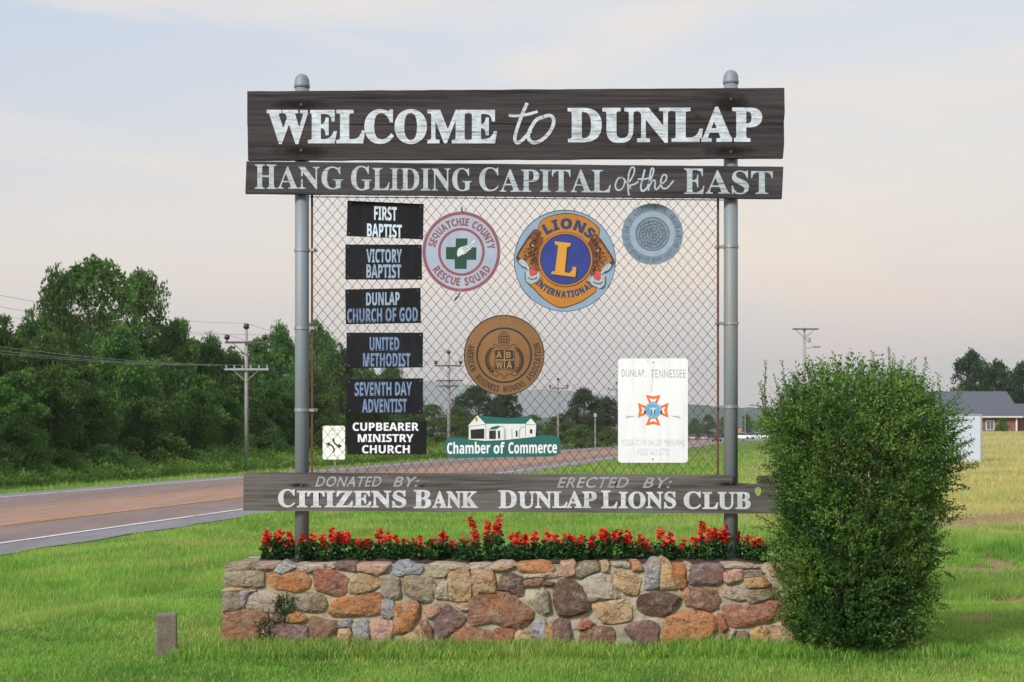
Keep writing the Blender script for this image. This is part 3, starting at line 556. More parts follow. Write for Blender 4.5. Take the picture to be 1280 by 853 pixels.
link('rim', plate([circ(LX, LY, 63.7, 96), circ(LX, LY, 62.9, 96)], YF - .001, .001), l_navy, t)
def zl(pts): return [(635 + x / 6.09, 255 + y / 6.09) for x, y in pts]
def mir(pts, ax=433): return [(2 * ax - x + (8 if x < ax else -8), y + 40) for x, y in pts]
ban = zl(smooth_poly([(232, 165), (255, 130), (300, 105), (370, 85), (450, 75), (530, 85), (600, 115), (650, 150), (690, 185), (695, 215), (675, 270), (650, 295), (610, 280), (540, 225), (440, 212), (330, 240), (270, 265), (240, 235)], 1))
low = zl(smooth_poly([(180, 590), (240, 560), (280, 590), (340, 625), (430, 640), (520, 625), (600, 590), (640, 620), (680, 655), (620, 700), (560, 740), (470, 775), (400, 790), (330, 760), (250, 700), (200, 640), (165, 620)], 1))
ringo = [circ(706.8, 324.3, 40, 90)]
bnl = [zl(smooth_poly([(228, 160), (255, 122), (300, 98), (370, 78), (450, 67), (530, 78), (605, 108), (655, 145), (697, 180), (702, 218), (680, 278), (650, 305), (540, 235), (330, 250), (270, 275), (232, 235)], 1)),
    zl(smooth_poly([(172, 592), (240, 552), (620, 575), (690, 655), (622, 708), (560, 750), (470, 785), (400, 800), (330, 768), (245, 708), (192, 645), (158, 625)], 1))]
for q in bnl: link('banner_outline', flat_polys([q], YF), l_brown, t)
link('ring_gold', flat_polys([ban, low, circ(706.8, 324.3, 37.5, 90)], YF - .0006), l_gold, t)
YH = YF - .0016
mane = [(240, 195), (200, 190), (165, 230), (130, 285), (85, 360), (60, 410), (75, 435), (130, 480), (190, 480), (230, 520), (250, 500), (225, 420), (240, 330), (275, 280), (245, 240)]
face = [(160, 260), (190, 275), (215, 320), (190, 360), (200, 400), (190, 440), (215, 480), (190, 490), (140, 480), (90, 440), (68, 415), (95, 365), (135, 300)]
jaw = [(130, 520), (170, 505), (200, 545), (250, 540), (235, 580), (200, 600), (165, 615), (135, 590)]
muz = [(75, 425), (110, 420), (145, 450), (160, 495), (130, 490), (95, 465)]
tongue = [(170, 480), (205, 480), (220, 510), (205, 545), (175, 555), (160, 530)]
def mr(p): return [(866 - x + 4, y + 38 + (x - 433) * 0.02) for x, y in p]
for q in (mane, mr(mane)): link('mane', flat_polys([zl(smooth_poly(q, 1))], YH), l_brown, t)
for q in (face, mr(face)): link('lion_face', flat_polys([zl(smooth_poly(q, 1))], YH - .0006), l_fur, t)
gw_m = simple('grey_white_enamel', (0.42, 0.50, 0.58), (0.26, 0.31, 0.38), 0.4, s=60); l_dk = simple('dark_mane_enamel', (0.05, 0.015, 0.008), (0.10, 0.03, 0.01), .45, s=60)
for q in (jaw, mr(jaw), muz, mr(muz)): link('muzzle', flat_polys([zl(smooth_poly(q, 1))], YH - .0042), gw_m, t)
shade = [[(60, 412), (78, 398), (98, 420), (78, 436)], [(165, 300), (185, 290), (212, 308), (200, 318), (178, 310)]]
for q in shade:
    for qq in (q, mr(q)): link('nose' if q is shade[0] else 'brow', flat_polys([zl(qq)], YH - .0046), l_dk, t)
rf = random.Random(9)
for side in (0, 1):
    for mt_, cnt, wpx_ in ((l_dk, 46, 1.0), (l_fur, 30, .9), (l_brown, 24, .9)):
        st_ = []
        for k in range(cnt):
            u = rf.random(); bx_ = 236 - 40 * math.sin(u * 3.0) + rf.uniform(-26, 16); by_ = 205 + 285 * u
            if mt_ is l_brown: bx_ = rf.uniform(120, 195); by_ = 290 + (195 - bx_) * 1.1 + rf.uniform(-10, 90)
            an_ = math.pi / 2 + rf.uniform(.1, .8); ln = rf.uniform(22, 44) * (1 if mt_ is not l_brown else .5); p = [(bx_, by_), (bx_ + math.cos(an_) * ln * .5 + rf.uniform(-4, 4), by_ + math.sin(an_) * ln * .5), (bx_ + math.cos(an_ + .3) * ln, by_ + math.sin(an_ + .3) * ln)]
            if p[-1][1] > 510: continue
            st_.append((zl(mr(p) if side else p), [wpx_, wpx_ * 1.1] + [wpx_ * .9] * 10 + [.2]))
        link('mane_strands', strokes(st_, YH - .0012), mt_, t)['kind'] = 'stuff'
tooth = [(146, 482), (160, 480), (158, 506)]; tooth2 = [(222, 545), (236, 540), (226, 520)]
for q in (tooth, tooth2):
    for qq in (q, mr(q)): link('tooth', flat_polys([zl(qq)], YH - .0056), wing_m, t)
for q in (tongue, mr(tongue)): link('tongue', flat_polys([zl(smooth_poly(q, 1))], YH - .005), l_red, t)
def zs(lst, wpx): return [(zl(p), wpx) for p in lst]
lines = [[(160, 300), (180, 325), (205, 330)], [(62, 425), (100, 470), (140, 490)], [(130, 520), (135, 585), (165, 612)], [(215, 330), (195, 380), (215, 420)], [(170, 370), (185, 400)], [(120, 385), (140, 400)], [(190, 260), (215, 290)], [(165, 240), (130, 290), (85, 360), (60, 415)], [(150, 560), (180, 575), (225, 560)], [(205, 440), (225, 470)]]
link('line_work', strokes(zs(lines, .8) + zs([mr(l) for l in lines], .8), YH - .0062), l_black, t)['kind'] = 'stuff'
for q in ((185, 320), (685, 358)): link('eye', flat_polys([zl(circ(*q, 9, 12))], YH - .0052), wing_m, t); link('pupil', flat_polys([zl(circ(*q, 4, 8))], YH - .0058), l_black, t)
link('roundel_line', flat_polys([circ(706.8, 324.3, 34.4, 80)], YH - .0034), l_brown, t); link('roundel_ring', flat_polys([circ(706.8, 324.3, 33.6, 80)], YH - .0040), l_gold, t)
link('roundel_edge', flat_polys([circ(706.8, 324.3, 31.8, 80)], YH - .0047), l_black, t); link('roundel', flat_polys([circ(706.8, 324.3, 31.1, 80)], YH - .0054), l_blue, t)
Lp = [(355, 285), (480, 300), (472, 325), (450, 330), (432, 520), (468, 528), (488, 505), (492, 478), (518, 482), (520, 505), (512, 558), (330, 535), (332, 515), (358, 512), (382, 320), (358, 308)]
link('letter_shadow', flat_polys([zl([(x + 10, y + 9) for x, y in Lp])], YH - .0062), l_black, t); link('letter', flat_polys([zl(Lp)], YH - .0070), simple('letter_gold', (0.58, 0.28, 0.03), None, 0.4), t)
letters(l_navy, t, arc_text('LIONS', 706.8, 326, 39.5, 53, 127, 41, YH - .0006, offset=.035, wfac=.8), arc_text('INTERNATIONAL', 706.8, 323.3, 40.5, 49, 219, 317, YH - .0006, bottom=True, offset=.03, wfac=.84))
# silver seal
s_m = simple('tarnished_silver', (0.20, 0.27, 0.35), (0.14, 0.20, 0.28), 0.45, s=30, metal=0.3); s_l = simple('pale_silver', (0.30, 0.38, 0.50), (0.25, 0.33, 0.44), 0.45, s=20, metal=0.2); s_d = simple('dark_relief', (0.10, 0.11, 0.15), None, 0.6); s_hi = simple('bright_relief', (0.42, 0.50, 0.62), None, .5)
t = disc('silver_seal_plaque', 'small round blue grey metal seal at the upper right of the mesh', 815.6, 292.8, 38.2, s_m)
link('inner_band', plate([circ(815.6, 292.8, 28.2, 70), circ(815.6, 292.8, 21.4, 60)], YF - .0012, .0012), s_l, t)
rr = random.Random(4); pol = []
for a0, a1, nk in ((62, 104, 9), (112, 150, 7), (165, 208, 9), (220, 262, 9), (272, 318, 9), (332, 372, 8), (16, 50, 7)):
    for k in range(nk):
        a = R(a0 + (a1 - a0) * k / (nk - 1)); hi = 36 if k in (0, 4) else 34.2; lo = 30.2; c, s = math.cos(a), math.sin(a)
        if rr.random() < 0.85: pol.append(ribbon([(815.6 + c * lo, 292.8 - s * lo), (815.6 + c * hi, 292.8 - s * hi)], 1.5 if k in (0, 4) else rr.uniform(.6, 1.1)))
link('worn_ring_lettering', flat_polys(pol, YF, .0006, .00001), s_d, t)['kind'] = 'stuff'
pol = []; hil = []; E0x, E0y = 815.6, 292.8
for k in range(16): a = R(k * 22.5); pol.append([(E0x + 8 * math.cos(a), E0y + 8 * math.sin(a)), (E0x + 11.5 * math.cos(a + .25), E0y + 11.5 * math.sin(a + .25)), (E0x + 15 * math.cos(a), E0y + 15 * math.sin(a)), (E0x + 17.5 * math.cos(a + .2), E0y + 17.5 * math.sin(a + .2))])
for rad_ in (4, 8, 12.5, 16.5): pol.append([(E0x + rad_ * math.cos(R(t_)) * (1 + .05 * math.sin(R(t_ * 7))), E0y + rad_ * math.sin(R(t_)) * (1 + .05 * math.cos(R(t_ * 5)))) for t_ in range(0, 375, 15)])
pol += [[(E0x - 5, E0y - 3), (E0x, E0y - 6.5), (E0x + 5, E0y - 3), (E0x + 3.5, E0y + 3), (E0x, E0y + 6), (E0x - 3.5, E0y + 3), (E0x - 5, E0y - 3)], [(E0x - 3, E0y), (E0x + 3, E0y)], [(E0x, E0y - 4), (E0x, E0y + 4)]]
for k in range(60):
    a = rr.uniform(0, 2 * math.pi); r = 18 * math.sqrt(rr.random()); x, y = E0x + r * math.cos(a), E0y + r * math.sin(a); hil.append([(x, y), (x + rr.uniform(-1.6, 1.6), y + rr.uniform(-1.6, 1.6))])
link('relief_emblem', strokes([(p, .42) for p in pol], YF), s_d, t)['kind'] = 'stuff'; link('relief_highlight', strokes([(p, .5) for p in hil], YF - .0004), s_hi, t)['kind'] = 'stuff'; link('emblem_rim', plate([circ(815.6, 292.8, 21.3, 60), circ(815.6, 292.8, 20.4, 60)], YF - .0012, .0012), s_d, t)
rivets([(791.5, 267), (834.5, 262.5), (838.5, 319), (795, 323.5)], YF, t, .005)
# bronze women's association
z_m = simple('bronze_enamel', (0.20, 0.105, 0.045), (0.27, 0.14, 0.055), 0.4, s=2.5, metal=0.25, lo=.3, hi=.7); z_d = simple('black_bronze_line', (0.022, 0.014, 0.012), None, 0.5)
AX, AY = 630.2, 444.2
t = disc('bronze_plaque', 'round bronze plaque with black ring hung below the other discs', AX, AY, 50.2, z_m)
link('rim', plate([circ(AX, AY, 50.4, 96), circ(AX, AY, 49.2, 96)], YF - .0012, .0012), z_d, t); link('ring', plate([circ(AX, AY, 34.9, 80), circ(AX, AY, 32.7, 80)], YF - .0008, .0008), z_d, t)
letters(z_d, t, arc_text('AMERICAN', AX, AY, 38.5, 46.5, 162.5, 208, YF, bottom=True, wfac=.8), arc_text('BUSINESS', AX, AY, 38.5, 46.5, 217, 262, YF, bottom=True, wfac=.8), arc_text("WOMENS", AX, AY, 38.5, 46.5, 267, 307, YF, bottom=True, wfac=.8), arc_text('ASSOCIATION', AX, AY, 38.5, 46.5, 313, 381, YF, bottom=True, wfac=.8))
def za(p): return [(575 + x / 7.755, 390 + y / 7.755) for x, y in p]
link('shield', flat_polys([za([(342, 372), (428, 368), (515, 376), (517, 420), (515, 460), (528, 520), (525, 562), (430, 545), (335, 560), (345, 510), (350, 460), (345, 420)])], YF), z_d, t)
bz = simple('bright_bronze', (0.38, 0.22, 0.09), None, 0.4)
letters(bz, t, text('A', *[620.5, 627], 439.5, 447.5, YF - .0012, 'sans', t=.0006), text('B', 632.5, 638.5, 440, 447.5, YF - .0012, 'sans', t=.0006), text('W', 620, 628.3, 452, 460.5, YF - .0012, 'sans', t=.0006), text('A', 633.5, 640, 452, 460.5, YF - .0012, 'sans', t=.0006), flat_polys([za([(425, 372), (435, 372), (435, 548), (425, 548)]), za([(345, 462), (520, 462), (520, 472), (345, 472)])], YF - .0008))
ol = [[(328, 368), (345, 420), (340, 480), (325, 570), (430, 555), (540, 572), (525, 500), (528, 430), (530, 372)], [(345, 350), (320, 330), (345, 315), (370, 340), (400, 350), (460, 350), (490, 335), (520, 315), (545, 330), (520, 350)], [(380, 325), (478, 325)], [(385, 310), (372, 260), (390, 220), (425, 190), (465, 220), (480, 260), (468, 310)], [(425, 195), (425, 310)], [(405, 215), (400, 310)], [(447, 215), (452, 310)], [(372, 270), (480, 270)], [(380, 240), (472, 240)], [(380, 295), (470, 295)],
      [(325, 570), (315, 600), (350, 625), (372, 600), (350, 580)], [(540, 575), (555, 600), (520, 620), (500, 600), (515, 585)], [(372, 600), (410, 610), (420, 640), (440, 640), (450, 610), (500, 600)], [(310, 350), (270, 380), (250, 440), (262, 520), (300, 580)], [(550, 340), (590, 380), (612, 440), (600, 520), (565, 580)]]
lf = []
for k in range(9):
    a = k / 8; y = 365 + a * 210; bow = math.sin(a * math.pi) * 42
    for sgn in (-1, 1):
        x = 428 + sgn * (125 + bow); lf += [[(x, y), (x + sgn * 14, y - 16)], [(x, y), (x - sgn * 18, y - 14)], [(x + sgn * 8, y + 8), (x + sgn * 20, y + 2)]]
link('crest_line_work', strokes([(za(l), .75) for l in ol] + [(za(l), 1.3) for l in lf], YF), z_d, t)
rivets([(630.2, 394.6), (630, 409.4), (679.5, 446)], YF - .001, t, .0045)
# tall white plaque
w_m = simple('white_aluminium', (0.78, 0.80, 0.86), (0.72, 0.74, 0.79), 0.35, s=3); v_o = simple('orange_enamel', (0.78, 0.17, 0.025), None, 0.4); v_c = simple('cyan_enamel', (0.12, 0.42, 0.68), None, 0.4); v_g = simple('faded_grey_print', (0.30, 0.31, 0.33), (0.45, 0.46, 0.47), 0.6, s=40); v_f = simple('very_faded_print', (0.42, 0.43, 0.46), (0.72, 0.73, 0.76), 0.6, s=60, lo=.4, hi=.62)
t = thing('white_plaque', 'tall white plaque with orange cross emblem near the right post', 'sign', P(816, 578, YQ), 'club plaques hung on the chain link')
rc = [(860 - 4, 448.2)] ; x0, x1, y0, y1, r = 772.6, 859.8, 448.2, 578.6, 4
rcn = circ(x1 - r, y0 + r, r, 6, 90, 0) + circ(x1 - r, y1 - r, r, 6, 0, -90) + circ(x0 + r, y1 - r, r, 6, -90, -180) + circ(x0 + r, y0 + r, r, 6, 180, 90)
link('panel', plate([rcn], YQ, .003), w_m, t)
letters(v_g, t, text('DUNLAP,', 777, 807, 462, 472.6, YF, 'plain', spacing=1.1, t=.0006), text('TENNESSEE', 813.5, 857, 462, 472.4, YF, 'plain', spacing=1.1, t=.0006))
letters(v_f, t, text('SEQUATCHIE VALLEY MEMORIAL', 776.5, 856.5, 549.5, 558.5, YF, 'plain', t=.0006), text('POST NO. 5772', 797, 836, 561, 569.5, YF, 'plain', t=.0006))
cx, cy = 816.4, 513
def arm(rot):
    p = [(-9.3, -19.2), (0, -17.4), (9.3, -19.2), (5.2, -9), (-5.2, -9)]; h = [(-4.8, -15.5), (0, -13.4), (4.8, -15.5), (2.8, -10.8), (-2.8, -10.8)]; c, s = math.cos(R(rot)), math.sin(R(rot))
    return [[(cx + x * c - y * s, cy + x * s + y * c) for x, y in q] for q in (p, h)]
link('cross', flat_polys([arm(k * 90) for k in range(4)], YF, .0006, .0), v_o, t)
link('emblem_ring', plate([circ(cx, cy, 10.2, 40), circ(cx, cy, 9.1, 40)], YF - .0009, .0006), v_c, t); link('emblem_disc', plate([circ(cx, cy, 8.6, 40)], YF - .0015, .0006), v_c, t)
link('eagle', flat_polys([[(cx - 4.5, cy - 4), (cx - 2, cy - 2), (cx, cy - 4), (cx + 2, cy - 2), (cx + 4.5, cy - 4), (cx + 3.5, cy + 1), (cx + 1.5, cy + 5), (cx - 1.5, cy + 5), (cx - 3.5, cy + 1)]], YF - .0022), wing_m, t)
link('eagle_body', flat_polys([[(cx - 3.4, cy - 1), (cx - 1.6, cy - 1), (cx - 0.6, cy + 4.6), (cx - 1.6, cy + 5)], [(cx + 3.4, cy - 1), (cx + 1.6, cy - 1), (cx + .6, cy + 4.6), (cx + 1.6, cy + 5)]], YF - .003), l_navy, t)
link('emblem_pins', flat_polys([[(cx - 11.5, cy + 1), (cx - 9, cy + 1), (cx - 9, cy + 4), (cx - 11, cy + 4)], [(cx + 11.5, cy + 1), (cx + 9, cy + 1), (cx + 9, cy + 4), (cx + 11, cy + 4)]], YF - .003), l_black, t)
link('feather_marks', flat_polys([ribbon(spl([(782, 523), (785, 520.8), (790, 521), (795, 519.8)]), [0.4] * 3 + [2.2] * 4 + [2.0] * 4 + [1.0] * 4 + [.6] * 4), ribbon(spl([(838.5, 519.8), (843, 521), (847, 521), (851.5, 524)]), [.6] * 4 + [1.0] * 4 + [2] * 4 + [2.2] * 4 + [.4] * 3)], YF, .0006, .0001), v_g, t)
st_m = simple('grey_rain_stain', (0.50, 0.54, 0.56), (0.74, 0.76, 0.78), 0.5, s=12, scale=(6, 1, 1.2)); link('streak_stain', flat_polys([ribbon([(816.5, 456), (815.5, 470), (815, 482), (814.5, 491)], [1.5, 3.0, 2.2, .8]), ribbon([(809, 449), (810, 453), (811.5, 455)], [1, 1.4, .6]), ribbon([(812, 449), (813, 452)], [1, .8])], YF + .0003, .0004, .00005), st_m, t)
rivets([(816.4, 453), (815.8, 574)], YF, t, .0065)
# chamber of commerce
c_g = simple('teal_green_enamel', (0.010, 0.125, 0.115), (0.008, 0.10, 0.095), 0.4, s=4); c_w = simple('house_white_enamel', (0.66, 0.70, 0.70), (0.6, 0.64, 0.66), 0.4, s=5)
t = thing('chamber_of_commerce_sign', 'small green and white house shaped sign reading Chamber of Commerce', 'sign', P(628, 573, YQ))
def zc(p): return [(545 + x / 7.758, 510 + y / 7.758) for x, y in p]
link('banner', plate([zc([(92, 320), (110, 298), (150, 286), (230, 292), (330, 305), (480, 318), (600, 318), (720, 300), (850, 288), (960, 272), (1130, 266), (1180, 282), (1208, 320), (1210, 390), (1190, 440), (1150, 468), (1100, 472), (640, 478), (180, 490), (130, 478), (98, 445), (86, 390)])], YQ, .004), c_g, t)
link('house_front', plate([zc([(400, 72), (480, 155), (870, 155), (918, 98), (972, 160), (965, 280), (820, 296), (672, 312), (480, 320), (318, 308), (318, 182), (308, 178)])], YQ - .0025, .0025), c_w, t)
link('house_roof', flat_polys([zc([(402, 70), (560, 90), (740, 100), (918, 74), (925, 98), (868, 150), (720, 155), (482, 150)]), zc([(515, 212), (540, 185), (600, 172), (625, 182), (585, 208)])], YF - .0026), c_g, t)
for q in [zc([(335, 212), (468, 202), (468, 300), (338, 300)]), zc([(516, 222), (580, 218), (580, 302), (516, 302)]), zc([(600, 222), (620, 222), (622, 298), (602, 298)]), zc([(772, 224), (790, 220), (792, 278), (775, 282)]), zc([(910, 210), (934, 208), (935, 248), (912, 250)])]: link('house_window', flat_polys([q], YF - .0026), l_black, t)
link('house_lines', strokes([(zc(l), .45) for l in [[(312, 180), (482, 160)], [(482, 155), (486, 312)], [(870, 160), (972, 164)], [(868, 155), (866, 280)], [(672, 312), (672, 215), (640, 180), (600, 178)], [(735, 205), (738, 300)], [(810, 290), (808, 225), (830, 190), (862, 185)], [(555, 215), (560, 312)], [(660, 215), (662, 305)]]], YF - .0026), s_d, t)['kind'] = 'stuff'
link('house_ornament', flat_polys([zc([(380, 100), (392, 88), (404, 100), (402, 130), (384, 130)])], YF - .0026), l_gold, t)
letters(white_vinyl, t, text('Chamber', 558.8, 612.8, 552.8, 567.8, YF, 'sans', offset=.012, tilt=.012, t=.0008), text('of', 617, 630.8, 552.8, 567.4, YF, 'sans', offset=.012, tilt=.01, t=.0008), text('Commerce', 635.5, 696.3, 553, 567.4, YF, 'sans', offset=.012, tilt=.012, t=.0008))

# ------------------------------------------------------------------ stone planter
YW = 11.12      # face of the stones
pl = thing('stone_planter', 'low planter wall of mixed field stones in grey mortar under the sign', 'planter', (0, 11.6, 0))
mort, nt, b = newmat('mortar'); b.inputs['Roughness'].default_value = 0.95
n1 = tex(nt, s=4, detail=8, rough=0.7); n2 = tex(nt, s=45, detail=5); n3 = tex(nt, s=1.6, detail=3)
col = mix(nt, ranged(nt, n1.outputs['Fac'], 0.35, 0.65), lin((172, 163, 144)), lin((134, 128, 114))); col = mix(nt, ranged(nt, n3.outputs['Fac'], 0.48, 0.66, 0, .6), col, lin((168, 142, 98)))
col = mix(nt, ranged(nt, n2.outputs['Fac'], 0.55, 0.75, 0, .4), col, (0.1, 0.095, 0.08)); nt.links.new(col, b.inputs['Base Color']); bump(nt, n2.outputs['Fac'], 0.8, 0.01, b)
x0, _, _ = P(280, 700, YW); x1 = 2.32; zt = P(0, 706.5, YW)[2]; nxw, nzw = 220, 40
V = []; xs = np.linspace(x0, x1, nxw); zs_ = np.linspace(-0.1, zt, nzw)
for z in zs_:
    for x in xs: V.append((x, YW + 0.028 + 0.02 * (mnoise.noise(Vector((x * 9, z * 9, 3))) + 0.6 * mnoise.noise(Vector((x * 26, z * 26, 1)))), z + (0.012 * mnoise.noise(Vector((x * 6, 0, 9))) if z == zs_[-1] else 0)))
q = lambda i, j: j * nxw + i
F = [(q(i, j), q(i + 1, j), q(i + 1, j + 1), q(i, j + 1)) for j in range(nzw - 1) for i in range(nxw - 1)]
link('mortar_face', np_mesh('mf', np.array(V), np.array(F), smooth=True), mort, pl)
bm = bmesh.new(); box(bm, x0 + .004, x1, YW + .06, YW + .34, -.1, zt - .02); box(bm, x0 + .004, x1, 12.0, 12.22, -.1, zt - .03); box(bm, x0 + .004, x0 + .25, YW + .3, 12.05, -.1, zt - .03); box(bm, x1 - .25, x1 - .003, YW + .3, 12.05, -.1, zt - .03)
link('wall_core', from_bm(bm), mort, pl)
soil_m = simple('dark_mulch', (0.035, 0.018, 0.013), (0.07, 0.035, 0.022), 0.95, s=20, bmp=0.8)
V = []; xs = np.linspace(x0 + .2, x1 - .2, 120); ys = np.linspace(YW + .3, 12.05, 16)
for y in ys:
    for x in xs: V.append((x, y, zt - .015 + .035 * math.sin((y - YW - .3) / .63 * math.pi) + .016 * mnoise.noise(Vector((x * 14, y * 14, 0))) + .01 * mnoise.noise(Vector((x * 40, y * 40, 0)))))
link('soil', np_mesh('soil', np.array(V), np.array([(j * 120 + i, j * 120 + i + 1, j * 120 + i + 121, j * 120 + i + 120) for j in range(15) for i in range(119)]), smooth=True), soil_m, pl)

stone_m, nt, b = newmat('field_stone'); b.inputs['Roughness'].default_value = 0.82; b.inputs['Specular IOR Level'].default_value = 0.3
oi = N(nt, 'ShaderNodeObjectInfo'); base = oi.outputs['Color']
a1 = tex(nt, (1, 1, 1.6), s=9, detail=9, rough=0.72, dist=0.2, rnd=True); a2 = tex(nt, s=20, detail=9, rough=0.75, dist=0.3, rnd=True); a3 = tex(nt, (1, 1, 2), s=4.4, detail=8, rough=.65, dist=0.2, rnd=True); a4 = tex(nt, s=70, detail=5)
drk = mix(nt, 1.0, base, (0.42, 0.36, 0.36), 'MULTIPLY'); lgt = mix(nt, 0.55, base, (0.55, 0.50, 0.42)); wrm = mix(nt, 1.0, base, (1.12, 0.84, 0.62), 'MULTIPLY')
col = mix(nt, ranged(nt, a1.outputs['Fac'], 0.5, 0.66, 0, .8), base, lgt); col = mix(nt, ranged(nt, a3.outputs['Fac'], 0.5, 0.62, 0, .75), col, wrm)
col = mix(nt, ranged(nt, a2.outputs['Fac'], 0.53, 0.66, 0, .85), col, drk); col = mix(nt, ranged(nt, a4.outputs['Fac'], 0.55, 0.7, 0, .35), col, drk)
a6 = tex(nt, (1, 1, 2.2), s=5, detail=7, rough=.6, dist=.6, rnd=True); rid = N(nt, 'ShaderNodeMath', operation='SUBTRACT'); nt.links.new(a6.outputs['Fac'], rid.inputs[0]); rid.inputs[1].default_value = .5; ab_ = N(nt, 'ShaderNodeMath', operation='ABSOLUTE'); nt.links.new(rid.outputs[0], ab_.inputs[0])
col = mix(nt, ranged(nt, ab_.outputs[0], .0, .022, .8, 0), col, (0.06, 0.035, 0.028)); a7 = tex(nt, s=28, detail=6, rough=.75, rnd=True); col = mix(nt, ranged(nt, a7.outputs['Fac'], .56, .7, 0, .5), col, (0.40, 0.37, 0.32)); col = mix(nt, ranged(nt, a7.outputs['Fac'], .44, .32, 0, .6), col, drk)
nt.links.new(col, b.inputs['Base Color']); bump(nt, a7.outputs['Fac'], 1.0, 0.03, b)
SC = 6.822
ORG = {'A': 270, 'B': 430, 'C': 590, 'D': 740, 'E': 840}
CL = {'G': (148, 138, 122), 'L': (180, 168, 150), 'W': (156, 159, 168), 'O': (176, 126, 82), 'R': (160, 106, 86), 'B': (142, 108, 86), 'T': (178, 154, 120), 'P': (128, 104, 104), 'D': (102, 80, 72), 'K': (182, 150, 132)}
